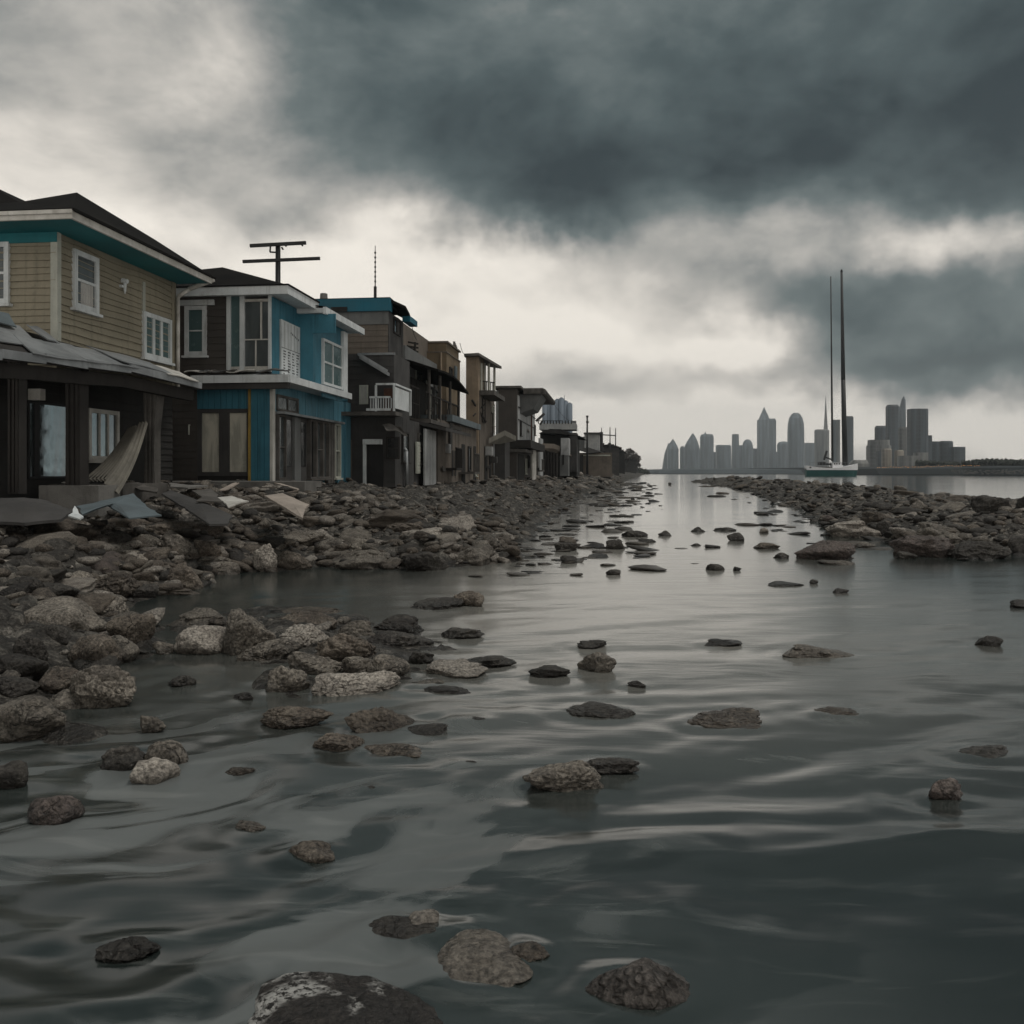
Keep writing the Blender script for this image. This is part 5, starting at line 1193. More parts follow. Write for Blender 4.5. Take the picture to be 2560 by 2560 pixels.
# ------------------------------------------------------------------ clutter on the weathered row: pipes, boxes, rails, loose boards, wires
CL = random.Random(21)
def clutter(H, S, y0, y1, z0, z1, n):
    for k in range(n):
        y = CL.uniform(y0, y1-0.3); kind = CL.choice(['pipe', 'pipe', 'box', 'board', 'rail', 'shutter', 'window', 'window'])
        b = MB(); z = CL.uniform(z0+0.4, z1-0.8)
        if kind == 'pipe':
            r_ = CL.uniform(0.03, 0.06); zz = CL.uniform(z, z1); b.tube((S+0.12, y, z0), (S+0.12, y, zz), r_, None, 7); b.tube((S+0.12, y, zz), (S-0.02, y+0.25, zz+0.12), r_, None, 7); H.add('pipe', b, CL.choice(['grey_wood', 'metal', 'soot', 'rust']), smooth=True)
        elif kind == 'box':
            w = CL.uniform(0.35, 0.7); b.box(S+0.06, S+0.42, y, y+w, z, z+w*0.75); b.box(S+0.42, S+0.435, y+0.06, y+w-0.06, z+0.06, z+w*0.75-0.06); b.box(S, S+0.06, y+0.1, y+0.16, z-0.1, z+0.1); H.add('wall_unit', b, CL.choice(['grey_wall', 'pale_wall', 'charcoal']))
        elif kind == 'board':
            b.bar((S+0.09, y, z), (S+0.10, y+CL.uniform(0.5, 1.6), z+CL.uniform(-0.25, 0.25)), 0.03, 0.16); H.add('loose_board', b, CL.choice(['grey_wood', 'dark_wood', 'taupe']))
        elif kind == 'rail':
            L = min(CL.uniform(1.2, 2.6), y1-y)
            if L < 0.6: continue
            b.box(S, S+0.75, y, y+L, z-0.1, z)
            for j in range(int(L/0.13)+1): b.box(S+0.70, S+0.73, y+j*0.13, y+j*0.13+0.025, z, z+0.8)
            b.box(S+0.69, S+0.745, y, y+L, z+0.8, z+0.85); H.add('balcony', b, CL.choice(['dark_wood', 'grey_wood', 'black']))
        elif kind == 'shutter':
            b.box(S+0.05, S+0.10, y, y+0.55, z, z+1.1)
            for j in range(9): b.box(S+0.10, S+0.115, y+0.05, y+0.5, z+0.06+j*0.115, z+0.13+j*0.115)
            H.add('shutter', b, CL.choice(['pale_trim', 'grey_blue', 'charcoal', 'taupe']))
        elif kind == 'ledge':
            L = min(CL.uniform(0.8, 2.2), y1-y); b.prism([(S, y, z+0.75), (S+0.8, y, z+0.48), (S+0.8, y+L, z+0.45), (S, y+L, z+0.75)], (0, 0, -0.05)); b.bar((S+0.02, y+0.1, z+0.2), (S+0.7, y+0.1, z+0.46), 0.04, 0.04); H.add('lean_to_canopy', b, CL.choice(['metal', 'grey_wood', 'charcoal']))
        else:
            w = min(CL.uniform(0.6, 1.1), y1-y)
            window(H, 's', S, None, 0.06, CL.choice(['dark_wood', 'grey_wood', 'pale_trim']), CL.choice(['glass_black', 'glass_dark', 'glass_dark']), 1, CL.choice([1, 2]), 0.07, True, 'window', (y, y+w, z-0.2, z+CL.uniform(0.6, 1.0)))
for (h, S, y0, y1, z0, z1, n) in CLUT: clutter(h, S, y0, y1, z0, z1, n)
# sagging wires between the houses
def wire(a, c, sag, label):
    a, c = Vector(a), Vector(c); mb = MB(); pr = a
    for i in range(1, 13):
        t = i/12; p = a.lerp(c, t)-Vector((0, 0, sag*4*t*(1-t))); mb.tube(pr, p, 0.014, None, 5); pr = p
    o = mb.build('wire', M['black'], None, True, tuple(a)); A = from_st(a.x, a.y); o.location = (A[0], A[1], a.z); o.rotation_euler = (0, 0, -TH); tag(o, label, 'wire')
wire(Q(1024, 786, 31.8), Q(1046, 850, 42.5), 0.3, 'slack wire from the broken teal eave to the tan block')
wire(Q(1150, 858, 44), Q(1160, 884, 48), 0.12, 'short slack wire between the tan block and the roof terrace')
wire(Q(1366, 976, 58), Q(1430, 1052, 87), 0.5, 'long slack wire from the jutting roof to the wrecked house')
# 10-12 last shells of the row
specs = [('roofless dark shell of a house with gaps in its wall', 1502, 1106, 1548, 1188, 165, 14, 'charcoal'),
         ('long dark broken house before the bare trees', 1530, 1118, 1562, 1185, 230, 18, 'soot'),
         ('farthest small grey house at the end of the row', 1556, 1140, 1590, 1183, 330, 22, 'charcoal')]
for i, (lab, x0, yt, x1, yb, Y, dep, m) in enumerate(specs):
    H = House('house', x0, Y, 1.0, lab)
    pxbox(H, 'wall', x0, yt+10, x1, yb+4, Y, dep, m)
    for k in range(5):
        a = x0+(x1-x0)*k/5; pxbox(H, 'broken_wall', a, yt+10-random.uniform(1, 12), a+(x1-x0)*random.uniform(0.1, 0.19), yt+10.2, Y+1+k, 2, m)
    for k in range(3):
        a = x0+(x1-x0)*(0.12+0.28*k); pxbox(H, 'opening', a, yt+22, a+(x1-x0)*0.13, yt+34, Y-0.15, 0.3, 'black')
    b = MB(); b.prism([Q(x0-2, yt+9, Y-1), Q((x0+x1)/2, yt+3, Y), Q(x1+2, yt+12, Y-1)], (0.5, dep*0.8, -0.2)); H.add('roof', b, 'roof')
# ================================================================== street furniture, debris
# utility pole behind the blue house
Y = 36.0
def X3_(px, py, Y): return P(px, py, Y)
e = empty('utility_pole', P(694, HZ, Y)[:2]+(1.0,)); tag(e, 'black timber utility pole with two bare crossarms rising behind the blue house', 'utility pole')
off = P(694, HZ, Y)[:2]+(1.0,)
b = MB(); b.tube((off[0], Y, 1.0), P(695, 609, Y), 0.13, 0.10, 10); b.build('pole', M['black'], e, True, off)
b = MB(); b.bar(P(625, 614.5, Y-0.13), P(765, 607, Y-0.13), 0.11, 0.13); b.build('crossarm', M['black'], e, False, off)
b = MB(); b.bar(P(607, 654, Y-0.13), P(800, 646, Y-0.13), 0.11, 0.12); b.build('crossarm', M['black'], e, False, off)
b = MB()
for (a, c) in (((676, 616), (675, 630)), ((675, 630), (690, 631)), ((704, 618), (708, 624)), ((712, 612), (716, 616)), ((754, 611), (757, 615))): b.tube(P(*a, Y-0.2), P(*c, Y-0.2), 0.035)
b.build('insulator', M['black'], e, False, off)
# slim poles and aerials along the row
def mast(name, px, yt, yb, Y, r, label, cat, arms=()):
    p0 = P(px, yb, Y); e = empty(name, p0); tag(e, label, cat)
    b = MB(); b.tube(p0, P(px, yt, Y), r, r*0.6); b.build('pole', M['black'], e, True, p0)
    for (dx0, y0, dx1, y1) in arms:
        b = MB(); b.bar(P(px+dx0, y0, Y-r), P(px+dx1, y1, Y-r), r*1.1, r*1.3); b.build('crossarm', M['black'], e, False, p0)
mast('lamp_post', 1468, 1040, 1190, 112, 0.16, 'black iron post with a knob top standing before the white cube house', 'post', ((-3, 1055, 4, 1055), (-3, 1041, 3, 1041)))
mast('utility_pole', 1525, 1068, 1190, 160, 0.14, 'thin utility pole with one long crossarm near the end of the row', 'utility pole', ((-18, 1087, 14, 1089),))
mast('aerial', 1539, 1070, 1118, 175, 0.12, 'tall hair-thin aerial rising from the roofs at the end of the row', 'aerial')
mast('aerial', 1504, 1069, 1086, 136, 0.08, 'short aerial on the chimney of the white cube house', 'aerial')
# fallen things in front of the olive and blue houses
def debris(name, pts, thick, ripple, m, label, cat, seed=0):
    c = np.mean(np.array(pts), axis=0); b = sheet(pts, thick, ripple, 1.5, seed)
    o = b.build(name, M[m], None, True, tuple(c)); o.location = c; tag(o, label, cat, 'storm debris'); return o
def corr(name, pts, m, label, n=7, amp=0.035):
    A, B_, C, D_ = [Vector(p) for p in pts]; nrm = (B_-A).cross(D_-A).normalized(); v = []; f = []; k = n*4
    for j in range(9):
        for i in range(k+1):
            s, t = i/k, j/8; p = A*(1-s)*(1-t)+B_*s*(1-t)+C*s*t+D_*(1-s)*t
            v.append(p+nrm*(amp*math.sin(s*n*2*PI)+0.10*math.sin(t*2.6)))
    for j in range(8):
        for i in range(k): a = j*(k+1)+i; f.append((a, a+1, a+k+2, a+k+1))
    m_ = len(v); v += [p-nrm*0.03 for p in v]; f += [tuple(m_+i for i in q[::-1]) for q in f]
    o = MB().add(v, f).build(name, M[m], None, True, tuple(A)); o.location = A; tag(o, label, 'roof sheet', 'storm debris')
corr('corrugated_sheet', [P(322, 1078, 16.9), P(345, 1068, 16.7), P(262, 1196, 15.7), P(205, 1196, 15.4)], 'olive_grey', 'wide corrugated roof sheet leaning behind the long twisted one', 6)
corr('corrugated_sheet', [P(348, 1062, 16.6), P(370, 1058, 16.5), P(292, 1230, 15.0), P(258, 1205, 15.0)], 'olive_grey', 'long twisted corrugated sheet sliding from the porch post to the ground', 3)
def slab_(name, pts, thick, m, label, cat, bend=0.0):
    """flat broken sheet: outline points (pixel, pixel, metres away), with a torn edge"""
    q = [Vector(P(*p)) for p in pts]; c = sum(q, Vector())/len(q); r = random.Random(len(label)); out = []
    for i in range(len(q)):
        a, d = q[i], q[(i+1) % len(q)]; L = (d-a).length; n = max(1, int(L/0.16))
        for k in range(n):
            t = k/n; p = a.lerp(d, t)
            if k: p += (c-p).normalized()*r.uniform(0, 0.05)
            out.append(p)
    n = len(out); up = (q[1]-q[0]).cross(q[2]-q[1]).normalized(); up = -up if up.z < 0 else up
    v = []; f = []; rings = (1.0, 0.66, 0.33)
    for s_ in rings: v += [c+(p-c)*s_-up*bend*s_*s_ for p in out]
    v.append(c)
    for j in range(2): f += [(j*n+i, j*n+(i+1) % n, (j+1)*n+(i+1) % n, (j+1)*n+i) for i in range(n)]
    f += [(2*n+i, 2*n+(i+1) % n, 3*n) for i in range(n)]
    m_ = len(v); v += [p-up*thick for p in v]; f += [tuple(m_+k for k in g_[::-1]) for g_ in f]+[(i, m_+i, m_+(i+1) % n, (i+1) % n) for i in range(n)]
    o = MB().add(v, f).build(name, M[m], None, False, tuple(c)); o.location = c; tag(o, label, cat, 'storm debris'); return o
slab_('torn_sheet', [(191,1255,12.9),(334,1224,14.6),(352,1240,14.0),(405,1277,12.4),(323,1284,12.0),(264,1250,12.9),(236,1262,12.4),(205,1276,12.0)], 0.02, 'grey_blue', 'torn grey-blue sheet draped over the rubble below the porch', 'sheet', 0.06)
slab_('fallen_awning', [(-80,1228,13.2),(60,1226,13.3),(120,1232,13.0),(190,1256,12.3),(150,1276,11.8),(60,1284,11.4),(-80,1280,11.3)], 0.04, 'charcoal', 'long dark fallen awning lying under the porch at the left frame edge', 'awning', 0.12)
slab_('broken_board', [(187,1264,11.7),(209,1291,11.2),(199,1297,11.1),(170,1288,11.2)], 0.02, 'white', 'small white triangular scrap between the dark awning and grey-blue sheet', 'board')
slab_('fallen_sheet', [(404,1226,15.2),(427,1218,15.8),(520,1250,14.2),(582,1280,13.1),(570,1300,12.4),(524,1301,12.2)], 0.03, 'charcoal', 'dark fallen sheet sloping down in front of the glazed door', 'sheet', 0.05)
slab_('broken_board', [(480,1226,14.9),(528,1221,15.2),(546,1236,14.6),(556,1254,13.9),(520,1252,13.9),(490,1252,13.8),(505,1243,14.2)], 0.02, 'grey_wood', 'splintered grey board lying across the dark fallen sheet', 'board')
slab_('broken_board', [(535,1244,14.4),(580,1240,14.6),(622,1252,13.9),(590,1260,13.6),(571,1267,13.3),(560,1256,13.8)], 0.02, 'white_old', 'whitish splintered board pointing towards the beige panel', 'board')
slab_('beige_panel', [(661,1234,15.0),(706,1228,15.6),(774,1256,14.3),(762,1272,13.4),(757,1290,12.6),(745,1284,12.9)], 0.035, 'beige', 'smooth beige wall panel lying tilted on the rubble by itself', 'panel', 0.03)
slab_('broken_board', [(300,1206,16.6),(345,1205,16.6),(396,1222,16.0),(392,1230,15.8),(350,1224,15.9)], 0.03, 'grey_wood', 'grey splintered plank at the foot of the corrugated sheets', 'board')
slab_('broken_board', [(420,1206,17.8),(470,1212,17.0),(520,1213,17.0),(470,1219,16.2),(425,1216,16.4)], 0.03, 'concrete', 'pale chipped board lying along the front step', 'board')
# splinters and scraps thrown about below the porch
SP = random.Random(8)
for k in range(26):
    px = SP.uniform(20, 860); py = SP.uniform(1228, 1300) if px < 600 else SP.uniform(1215, 1255); x, y, z = place(px, py)
    z = t1(x, y)+0.05; L = SP.uniform(0.35, 1.1); a = SP.uniform(0, PI); d = Vector((math.cos(a), math.sin(a), SP.uniform(-0.1, 0.3)))*L/2
    b = MB(); w = SP.uniform(0.05, 0.14); sd_ = d.cross(Vector((0, 0, 1))).normalized()*w; up = Vector((0, 0, 0.012))
    pts = [-d-sd_*0.5, -d*0.6-sd_*0.55, d*0.8-sd_*0.45, d*1.05-sd_*0.1, d*0.86+sd_*0.1, d*0.98+sd_*0.4, -d*0.7+sd_*0.5, -d*0.9+sd_*0.2]
    b.prism([tuple(p_) for p_ in pts], tuple(up*2)); o = b.build('splinter', M[SP.choice(['grey_wood', 'grey_wood', 'dark_wood', 'white_old', 'beige'])]); o.location = (x, y, z)
    tag(o, 'small splintered board scattered on the rubble below the near houses', 'board', 'scattered splinters')

# ================================================================== sailing boat
Yb = 262.0
bo = P(2079, HZ, Yb); bo = (bo[0], bo[1], 0.0)
boat = empty('sailing_boat', bo); tag(boat, 'white and green two-masted sailing boat moored off the stone spit', 'sailing boat')
pm = Yb/F                                    # metres per pixel there
xa, xb_ = (2014-1280)*pm, (2144-1280)*pm; zt_ = EYE+(HZ-1163)*pm
M['hull_green'] = surf('hull_green', (0.006, 0.085, 0.078), (0.005, 0.065, 0.065), 0.4, 0.4, 0.2, 0.2, 0.05, fine=10)
M['hull_white'] = surf('hull_white', (0.85, 0.85, 0.87), (0.80, 0.80, 0.82), 0.4, 0.4, 0.1, 0.2, 0.05, fine=10)
def hull(z0f, z1f, m, name, bulge=1.0):
    n = 26; v = []; f = []
    for i in range(n+1):
        t = i/n; x = xa+(xb_-xa)*t; w = 2.0*bulge*(1-abs(2*t-0.9)**3.2/1.35) if t < 0.98 else 0.12
        w = max(0.10, w); sheer = 1.0*(2*t-0.85)**2
        for s in (-1, 1):
            for q_ in range(4):
                u = q_/3; z = z0f+(z1f+sheer*(1 if z0f > 1.0 else 0.45)-z0f)*u; ww = w*(0.80+0.20*u) if z0f < 0.5 else w*(0.98+0.04*u)
                xx = x+(0.45*(u-1) if t > 0.9 and z0f < 0.5 else 0)
                v.append((xx, Yb+s*ww, z))
    for i in range(n):
        k = 8*i
        for j in range(3): f += [(k+j, k+8+j, k+9+j, k+1+j), (k+4+j, k+5+j, k+13+j, k+12+j)]
        f += [(k+3, k+11, k+15, k+7)]
    f += [(0, 1, 2, 3, 7, 6, 5, 4), tuple(8*n+i for i in (0, 4, 5, 6, 7, 3, 2, 1))]
    return MB().add(v, f).build(name, m, boat, False, bo)
hull(-0.3, 1.92, M['hull_green'], 'hull'); hull(1.85, zt_-0.8, M['hull_white'], 'topside', 1.05)
b = MB(); b.box((2078-1280)*pm, (2100-1280)*pm, Yb-1.1, Yb+1.1, zt_-0.9, zt_+0.75); b.box((2088-1280)*pm, (2098-1280)*pm, Yb-1.12, Yb+1.12, zt_+0.75, zt_+0.85); cb_ = b.build('cabin', M['hull_white'], boat, False, bo)
for px in (2081, 2087, 2093): b = MB(); b.box((px-1280)*pm, (px+3.4-1280)*pm, Yb-1.14, Yb-1.105, zt_+0.2, zt_+0.65); b.build('window', M['glass_black'], cb_, False, bo)
b = MB(); b.box((2020-1280)*pm, (2075-1280)*pm, Yb-1.5, Yb+1.5, zt_-0.9, zt_-0.45); b.build('deck', M['grey_wood'], boat, False, bo)
b = MB(); b.box((2046-1280)*pm, (2062-1280)*pm, Yb-0.7, Yb+0.7, zt_, zt_+1.0); b.box((2063-1280)*pm, (2076-1280)*pm, Yb-0.6, Yb+0.6, zt_, zt_+0.6)
b.build('sail_cover', M['black'], boat, False, bo)
b = MB(); b.bar(P(2060, 1150, Yb), P(2067, 1127, Yb), 0.5, 0.5); b.bar(P(2060, 1142, Yb), P(2083, 1150, Yb), 0.35, 0.4); b.build('boom', M['black'], boat, False, bo)
b = MB(); b.tube(P(2112.5, 1163, Yb), P(2108, 950, Yb), 0.80, 0.62, 12); b.tube(P(2108, 950, Yb), P(2104, 680, Yb), 0.62, 0.32, 12); b.tube(P(2104, 680, Yb), P(2104, 674, Yb), 0.36, 0.25, 12); b.build('main_mast', M['black'], boat, True, bo)
b = MB(); b.tube(P(2081, 1153, Yb+0.3), P(2077, 691, Yb+0.3), 0.34, 0.15, 10); b.build('mizzen_mast', M['black'], boat, True, bo)
b = MB()
for px in range(2020, 2142, 8): b.tube((P(px, 0, Yb)[0], Yb-1.5, zt_), (P(px, 0, Yb)[0], Yb-1.5, zt_+0.8), 0.04, None, 5)
b.bar((xa+0.6, Yb-1.5, zt_+0.8), (xb_-0.6, Yb-1.5, zt_+0.8), 0.04, 0.05); b.build('railing', M['metal'], boat, False, bo)

# ================================================================== the city across the water
def tower_mat(name, a, c):
    m, q, bs = new_mat(name); t = q.n('ShaderNodeTexCoord').outputs['Object']
    mp = q.n('ShaderNodeVectorMath', operation='MULTIPLY'); q.set(mp.inputs[0], t); mp.inputs[1].default_value = (0.16, 0.16, 0.012)
    oi = q.n('ShaderNodeObjectInfo'); v = q.vm('ADD', mp.outputs[0], q.n('ShaderNodeCombineXYZ').outputs[0])
    st = q.noise(mp.outputs[0], 1.0, 3, 0.6).outputs['Fac']
    br = q.n('ShaderNodeTexBrick'); bv = q.n('ShaderNodeVectorMath', operation='MULTIPLY'); sp = q.n('ShaderNodeSeparateXYZ'); q.set(sp.inputs[0], t)
    cx = q.n('ShaderNodeCombineXYZ'); q.set(cx.inputs[0], q.m('ADD', sp.outputs[0], sp.outputs[1])); q.set(cx.inputs[1], sp.outputs[2])
    q.set(br.inputs['Vector'], cx.outputs[0]); br.inputs['Scale'].default_value = 1.0; br.inputs['Brick Width'].default_value = 2.6; br.inputs['Row Height'].default_value = 3.4; br.inputs['Mortar Size'].default_value = 0.5; br.offset = 0.0
    br.inputs['Color1'].default_value = (*a, 1); br.inputs['Color2'].default_value = (*[x*0.75 for x in a], 1); br.inputs['Mortar'].default_value = (*c, 1)
    col = q.mix(q.mapr(st, 0.35, 0.65), br.outputs['Color'], c); col = q.mix(0.85, col, q.ramp(st, [(0.3, 0.08), (0.7, 0.95)]), 'OVERLAY')
    q.set(bs.inputs['Base Color'], col); bs.inputs['Roughness'].default_value = 0.55; return m
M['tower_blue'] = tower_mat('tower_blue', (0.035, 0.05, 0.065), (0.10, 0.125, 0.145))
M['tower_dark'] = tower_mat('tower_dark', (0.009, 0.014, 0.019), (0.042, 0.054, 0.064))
M['tower_grey'] = tower_mat('tower_grey', (0.10, 0.105, 0.105), (0.15, 0.15, 0.145))
M['tower_tan'] = tower_mat('tower_tan', (0.16, 0.14, 0.115), (0.22, 0.195, 0.165))
def foot(kind, n=20):
    if kind == 'box': return [(-1, -1), (1, -1), (1, 1), (-1, 1)]
    if kind == 'cham': c = 0.62; return [(-c, -1), (c, -1), (1, -c), (1, c), (c, 1), (-c, 1), (-1, c), (-1, -c)]
    return [(math.copysign(abs(math.cos(t))**0.75, math.cos(t)), math.copysign(abs(math.sin(t))**0.75, math.sin(t))) for t in [2*PI*i/n for i in range(n)]]
def tower(px0, px1, ytop, Y, m, fk, prof, label, ybase=1172, parts=()):
    """prof: (fraction of height, width scale, sideways shift) rings from the bottom"""
    xm = ((px0+px1)/2-1280)/F*Y; w = (px1-px0)/2/F*Y; zt = EYE+(HZ-ytop)/F*Y; zb = EYE+(HZ-ybase)/F*Y-2
    fp = foot(fk); n = len(fp); v = []; f = []
    for (h, s, dx) in prof:
        for (a, c) in fp: v.append((a*w*s+dx*w, c*w*0.8*s, (zt-zb)*h))
    for j in range(len(prof)-1):
        for i in range(n): f.append((j*n+i, j*n+(i+1) % n, (j+1)*n+(i+1) % n, (j+1)*n+i))
    k = (len(prof)-1)*n; f.append(tuple(range(k, k+n)))
    o = link('tower', mesh_from('tower', v, f), M[m]); o.location = (xm, Y+w, zb); tag(o, label, 'tower', 'towers across the water')
    for (pn, a0, a1, y0, y1) in parts:       # parts in pixels
        b = MB(); x0, x1 = ((a0-1280)/F*Y-xm, (a1-1280)/F*Y-xm); z0, z1 = EYE+(HZ-y0)/F*Y-zb, EYE+(HZ-y1)/F*Y-zb
        if pn == 'spire':
            h = (x1-x0)/2; c = (x0+x1)/2; b.add([(c-h, -h, z0), (c+h, -h, z0), (c+h, h, z0), (c-h, h, z0), (c, 0, z1)], [(0, 1, 4), (1, 2, 4), (2, 3, 4), (3, 0, 4), (3, 2, 1, 0)])
        else: b.box(x0, x1, -w*0.82, w*0.5, z0, z1)
        link(pn, mesh_from(pn, b.v, b.f), M[m], o)
FLAT = [(0, 1, 0), (1, 1, 0)]
def DOME(k=0.8): return [(0, 1, 0), (k, 1, 0)]+[(k+(1-k)*math.sin(t*PI/2), max(0.12, math.cos(t*PI/2)**0.7), 0) for t in (0.25, 0.5, 0.75, 0.92, 1.0)]
def PEAK(k, s): return [(0, 1, 0), (k, 1, 0), (k, s, 0), ((1+k)/2, s*0.62, 0), (1, 0.04, 0)]
YL = 2400
T = [
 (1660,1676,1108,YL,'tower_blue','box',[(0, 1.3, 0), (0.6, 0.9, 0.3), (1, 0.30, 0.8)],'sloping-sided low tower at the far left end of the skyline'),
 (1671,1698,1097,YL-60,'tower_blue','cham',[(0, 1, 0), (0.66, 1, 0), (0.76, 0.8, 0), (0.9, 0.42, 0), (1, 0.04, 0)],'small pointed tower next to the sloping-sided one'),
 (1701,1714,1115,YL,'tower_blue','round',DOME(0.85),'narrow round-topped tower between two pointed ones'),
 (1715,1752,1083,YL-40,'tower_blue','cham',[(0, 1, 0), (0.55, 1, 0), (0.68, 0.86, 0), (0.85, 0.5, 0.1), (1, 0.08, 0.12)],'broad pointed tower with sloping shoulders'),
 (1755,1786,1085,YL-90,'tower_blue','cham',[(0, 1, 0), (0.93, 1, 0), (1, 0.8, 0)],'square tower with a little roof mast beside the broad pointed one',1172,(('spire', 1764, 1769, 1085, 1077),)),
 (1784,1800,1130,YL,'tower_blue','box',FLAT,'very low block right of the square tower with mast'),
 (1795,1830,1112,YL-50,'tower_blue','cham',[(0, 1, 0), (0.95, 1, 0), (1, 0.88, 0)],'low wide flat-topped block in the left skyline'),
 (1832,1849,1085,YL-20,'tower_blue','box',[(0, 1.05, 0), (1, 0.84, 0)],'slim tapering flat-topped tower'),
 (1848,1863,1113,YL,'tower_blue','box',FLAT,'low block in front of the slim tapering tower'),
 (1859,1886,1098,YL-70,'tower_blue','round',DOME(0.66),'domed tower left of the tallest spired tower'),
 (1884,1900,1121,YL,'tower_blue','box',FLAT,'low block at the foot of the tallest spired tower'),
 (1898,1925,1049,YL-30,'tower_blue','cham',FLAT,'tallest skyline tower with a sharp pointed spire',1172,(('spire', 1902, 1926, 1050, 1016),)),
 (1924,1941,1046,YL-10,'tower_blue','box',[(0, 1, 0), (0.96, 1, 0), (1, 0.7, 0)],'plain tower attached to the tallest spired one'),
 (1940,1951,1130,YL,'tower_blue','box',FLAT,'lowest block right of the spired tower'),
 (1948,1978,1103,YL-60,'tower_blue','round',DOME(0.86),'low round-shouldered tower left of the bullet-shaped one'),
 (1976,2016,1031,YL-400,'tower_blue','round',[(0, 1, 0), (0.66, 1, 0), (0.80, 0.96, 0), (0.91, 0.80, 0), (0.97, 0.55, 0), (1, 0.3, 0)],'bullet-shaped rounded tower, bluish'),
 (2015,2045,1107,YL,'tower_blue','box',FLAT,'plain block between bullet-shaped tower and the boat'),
 (2044,2076,1073,1500,'tower_grey','cham',[(0, 1, 0), (0.97, 1, 0), (1, 0.88, 0)],'grey square tower just left of the boat masts',1172,(('spire', 2066, 2074, 1075, 985),)),
 (2082,2091,1049,1300,'tower_dark','round',[(0, 1, 0), (0.97, 1, 0), (1, 0.7, 0)],'thin cylindrical tower seen between the boat masts'),
 (2091,2102,1049,1310,'tower_grey','round',[(0, 1, 0), (1, 1, 0)],'second thin cylindrical tower seen between the boat masts, paler'),
 (2114,2136,1040,1100,'tower_dark','cham',[(0, 1, 0), (0.97, 1, 0), (1, 0.85, 0)],'dark tower rising just right of the main mast'),
 (2172,2186,1117,820,'tower_dark','box',FLAT,'low narrow block at the left end of the nearer city cluster'),
 (2181,2234,1099,800,'tower_grey','cham',[(0, 1, 0), (0.82, 1, 0), (0.82, 0.9, 0), (1, 0.88, 0)],'wide stepped grey block at the left of the nearer cluster'),
 (2194,2224,1064,900,'tower_dark','round',[(0, 1, 0), (0.96, 1, 0), (1, 0.8, 0)],'dark round-topped tower behind the wide stepped block'),
 (2223,2252,1011,860,'tower_dark','cham',[(0, 1, 0), (0.97, 1, 0.0), (1, 0.75, 0)],'tall dark tower left of the blade-like pale tower'),
 (2251,2267,990,1250,'tower_blue','cham',[(0, 1, 0), (0.70, 1, 0), (0.80, 0.95, 0), (0.95, 0.55, 0.4), (1, 0.1, 0.5)],'pale blade-like tower with a slanted tip'),
 (2253,2280,1067,760,'tower_grey','round',[(0, 1, 0), (0.96, 1, 0), (1, 0.85, 0)],'grey rounded tower in front of the blade-like tower'),
 (2282,2326,1021,700,'tower_dark','cham',[(0, 1, 0), (0.985, 1, 0), (1, 0.96, 0)],'broad dark slab tower, biggest of the nearer cluster'),
 (2318,2331,1088,730,'tower_dark','box',FLAT,'narrow dark block attached to the broad dark slab'),
 (2326,2359,1103,760,'tower_dark','round',[(0, 1, 0), (0.97, 1, 0), (1, 0.9, 0)],'first low rounded block right of the broad dark slab'),
 (2357,2389,1102,740,'tower_dark','round',[(0, 1, 0), (0.95, 1, 0), (1, 0.86, 0)],'second low rounded block right of the broad dark slab'),
 (2387,2415,1117,730,'tower_dark','box',FLAT,'square low block at the right end of the city'),
 (2210,2232,1121,620,'tower_tan','cham',[(0, 1, 0), (0.94, 1, 0), (1, 0.85, 0)],'tan low-rise with pale edges, left of its twin'),
 (2242,2262,1125,610,'tower_tan','cham',[(0, 1, 0), (0.94, 1, 0), (1, 0.85, 0)],'narrower tan low-rise, right of its twin'),
 (2260,2306,1139,600,'tower_grey','box',FLAT,'long low grey block on the shore below the broad dark slab'),
 (2294,2322,1131,640,'tower_grey','box',FLAT,'small pale rooftop block at the foot of the broad slab'),
 (2196,2212,1128,640,'tower_dark','box',FLAT,'dark low block tucked left of the tan low-rise'),
 (2135,2174,1150,560,'tower_grey','box',[(0, 1, 0), (0.7, 1, 0), (1, 0.75, 0.1)],'low shed-like building right of the boat'),
]
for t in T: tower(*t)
# clustered silos at the back of the ruined row
M['silo'] = surf('silo', (0.16, 0.195, 0.235), (0.13, 0.16, 0.195), 0.7, 0.2, 0.2, 0.5, 0.05, fine=8)  # blue-grey of its own, with distance haze put into the colour
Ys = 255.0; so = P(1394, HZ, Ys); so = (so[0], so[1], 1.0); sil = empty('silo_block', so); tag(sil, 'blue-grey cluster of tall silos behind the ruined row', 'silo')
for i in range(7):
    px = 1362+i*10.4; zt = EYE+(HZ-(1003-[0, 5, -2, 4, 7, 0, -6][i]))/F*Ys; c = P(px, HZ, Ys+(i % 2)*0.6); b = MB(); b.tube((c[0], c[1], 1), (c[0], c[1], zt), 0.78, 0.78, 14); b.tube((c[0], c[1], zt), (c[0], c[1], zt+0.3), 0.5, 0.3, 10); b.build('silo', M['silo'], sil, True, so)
b = MB(); b.tube(P(1411, 1005, Ys), P(1411, 988, Ys), 0.10, 0.06); b.build('aerial', M['silo'], sil, False, so)
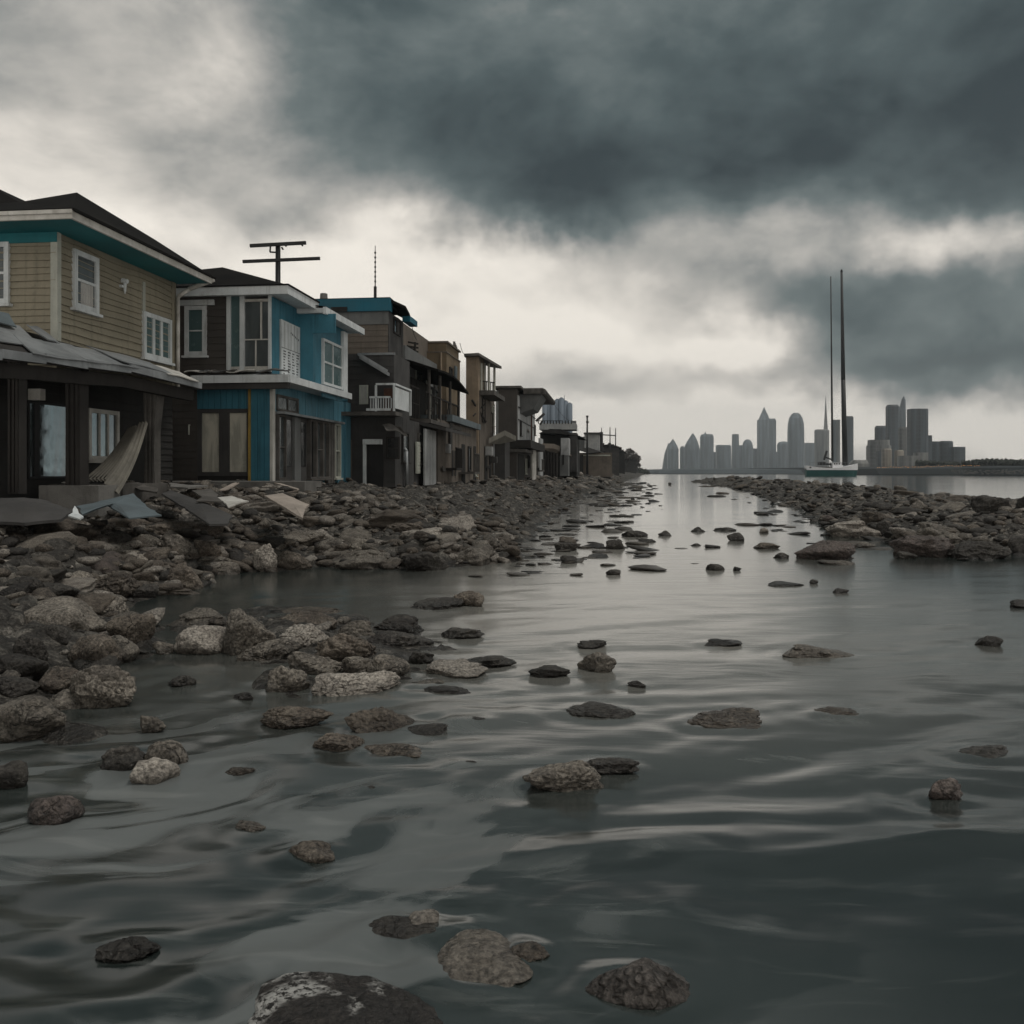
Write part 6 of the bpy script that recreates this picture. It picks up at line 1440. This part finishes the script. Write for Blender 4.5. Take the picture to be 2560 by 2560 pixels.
# bare trees at the end of the row
M['twig'] = surf('twig', (0.06, 0.052, 0.046), None, 0.9, 2, 0.2, 0.2)
M['leaf'] = surf('leaf', (0.045, 0.05, 0.042), (0.03, 0.034, 0.028), 0.9, 0.4, 0.2, 0.0, fine=3)
def bare_tree(px, yt, Y, spread, label, seed):
    r = random.Random(seed); p0 = P(px, 1186, Y); p0 = (p0[0], p0[1], 0.9); H_ = EYE+(HZ-yt)/F*Y-0.9
    e = empty('bare_tree', p0); tag(e, label, 'tree', 'trees beyond the ruined row')
    tr = MB(); tr.tube((0, 0, 0), (0.2, 0, H_*0.45), 0.28, 0.2, 7); tr.build('trunk', M['twig'], e)
    cr = MB()
    def grow(p, d, L, rad, lev):
        q = p+d*L; cr.tube(p, q, rad, rad*0.6, 5)
        if lev == 0:
            for _ in range(4):
                a = Vector((r.gauss(0, 1), r.gauss(0, 1), r.gauss(0.2, 1))).normalized()*0.35+q; s = 0.22; u = Vector((r.gauss(0, 1), r.gauss(0, 1), r.gauss(0, 1))).normalized()
                w = u.orthogonal().normalized(); cr.add([a-u*s-w*s*0.5, a+u*s, a+w*s], [(0, 1, 2)])
            return
        for k in range(3):
            nd = (d+Vector((r.gauss(0, 0.5), r.gauss(0, 0.5), r.gauss(0.1, 0.3)))*spread).normalized(); grow(q, nd, L*0.72, rad*0.6, lev-1)
    for k in range(5):
        grow(Vector((0.2*r.random(), 0, H_*(0.22+0.06*k))), Vector((r.gauss(0, 0.6), r.gauss(0, 0.6), 0.9)).normalized(), H_*0.2, 0.11, 4)
    cr.build('crown', M['twig'], e)
bare_tree(1566, 1118, 330, 1.0, 'tallest bare tree with a spreading crown at the end of the row', 1)
bare_tree(1578, 1132, 350, 1.0, 'second bare tree, right of the tallest one', 2)
bare_tree(1552, 1126, 300, 1.1, 'bare tree pressed against the last dark house', 3)
bare_tree(1588, 1150, 380, 1.1, 'small bare bush-like tree near the little pointed turret', 4)
e = P(1590, HZ, 400); o = empty('turret', (e[0], e[1], 0.9)); tag(o, 'tiny pointed turret among the last trees on the shore', 'turret')
b = MB(); b.tube((0, 0, 0), (0, 0, 3.2), 0.9, 0.75, 8); b.build('wall', M['charcoal'], o); b = MB(); b.tube((0, 0, 3.2), (0, 0, 6.2), 0.95, 0.02, 8); b.build('roof', M['charcoal'], o)
def leafmass(name, pts, n, size, label, cat, kind='stuff'):
    v = []; f = []
    for _ in range(n):
        i = int(rng.integers(len(pts)-1)); t = rng.random(); a, c = pts[i], pts[i+1]
        px = a[0]+(c[0]-a[0])*t; yt = a[1]+(c[1]-a[1])*t; Y = a[2]+(c[2]-a[2])*t+rng.uniform(0, 12); yb = a[3]+(c[3]-a[3])*t
        bump = 0.5+0.5*math.sin(px*0.9)*math.sin(px*0.37+1); py = yb-(yb-yt)*(0.7+0.3*bump)*rng.random()**0.7
        p = Vector(P(px, py, Y)); u = Vector(rng.normal(size=3)).normalized(); w = u.orthogonal().normalized(); s = size*rng.uniform(0.5, 1.3); k = len(v)
        v += [p-u*s-w*s*0.6, p+u*s-w*s*0.4, p+u*s*0.6+w*s, p-u*s*0.7+w*s*0.8]; f.append((k, k+1, k+2, k+3))
    o = MB().add(v, f).build(name, M['leaf']); tag(o, label, cat, None, kind); return o
leafmass('scrub', [(1500, 1172, 190, 1190), (1560, 1168, 330, 1187), (1590, 1165, 400, 1185), (1622, 1177, 430, 1183)], 1500, 0.5, 'low scrub and creepers along the end of the ruined row', 'scrub')
leafmass('far_woods', [(2405, 1152, 340, 1172), (2470, 1146, 335, 1172), (2530, 1149, 325, 1174), (2600, 1146, 315, 1176), (2720, 1148, 300, 1178)], 5200, 0.62, 'dark wooded rise on the far shore at right', 'woods')
leafmass('far_woods', [(2290, 1150, 380, 1170), (2340, 1152, 370, 1170), (2420, 1156, 350, 1170)], 1500, 0.62, 'sparse dark trees along the shore below the city', 'woods')
# little lit lamps along the far shore road
lm, q, bs = new_mat('lamp_glow'); bs.inputs['Base Color'].default_value = (0.6, 0.3, 0.1, 1); bs.inputs['Emission Color'].default_value = (1.0, 0.5, 0.2, 1); bs.inputs['Emission Strength'].default_value = 1.1
b = MB()
for k in range(46):
    px = 2195+k*5.6+random.uniform(-2, 2); py = 1170-5*math.sin((px-2195)/260*PI*0.5)+random.uniform(-1.5, 1.5); c = P(px, py, 322); b.tube((c[0], c[1], c[2]), (c[0], c[1], c[2]+0.13), 0.07, 0.07, 6)
o = b.build('shore_lights', lm); tag(o, 'scattered row of tiny warm lights along the far shore road', 'lights', None, 'stuff')
b = MB()
for k in range(380):
    px = 2640-260*rng.random()**1.5; py = rng.uniform(1174, 1185); Y = 268+rng.uniform(0, 18); c = P(px, py, Y); s = rng.uniform(0.05, 0.17); b.box(c[0]-s*1.6, c[0]+s*1.6, Y, Y+0.5, c[2]-s*0.6, c[2]+s*0.6)
o = b.build('shore_clutter', M['concrete']); tag(o, 'pale clutter of huts and small craft along the far beach at right', 'beach clutter', None, 'stuff')
# ================================================================== sea air
hz = MB(); hz.box(-3600, 3600, -60, 2700, -3.0, 188)
hm = bpy.data.materials.new('haze'); hm.use_nodes = True; hn = hm.node_tree; hn.nodes.clear()
ho = hn.nodes.new('ShaderNodeOutputMaterial'); hv = hn.nodes.new('ShaderNodeVolumePrincipled')
hv.inputs['Color'].default_value = (0.86, 0.94, 1.0, 1); hv.inputs['Density'].default_value = 0.00024; hv.inputs['Anisotropy'].default_value = 0.35
hn.links.new(hv.outputs[0], ho.inputs['Volume'])
o = hz.build('haze', hm); tag(o, kind='stuff')
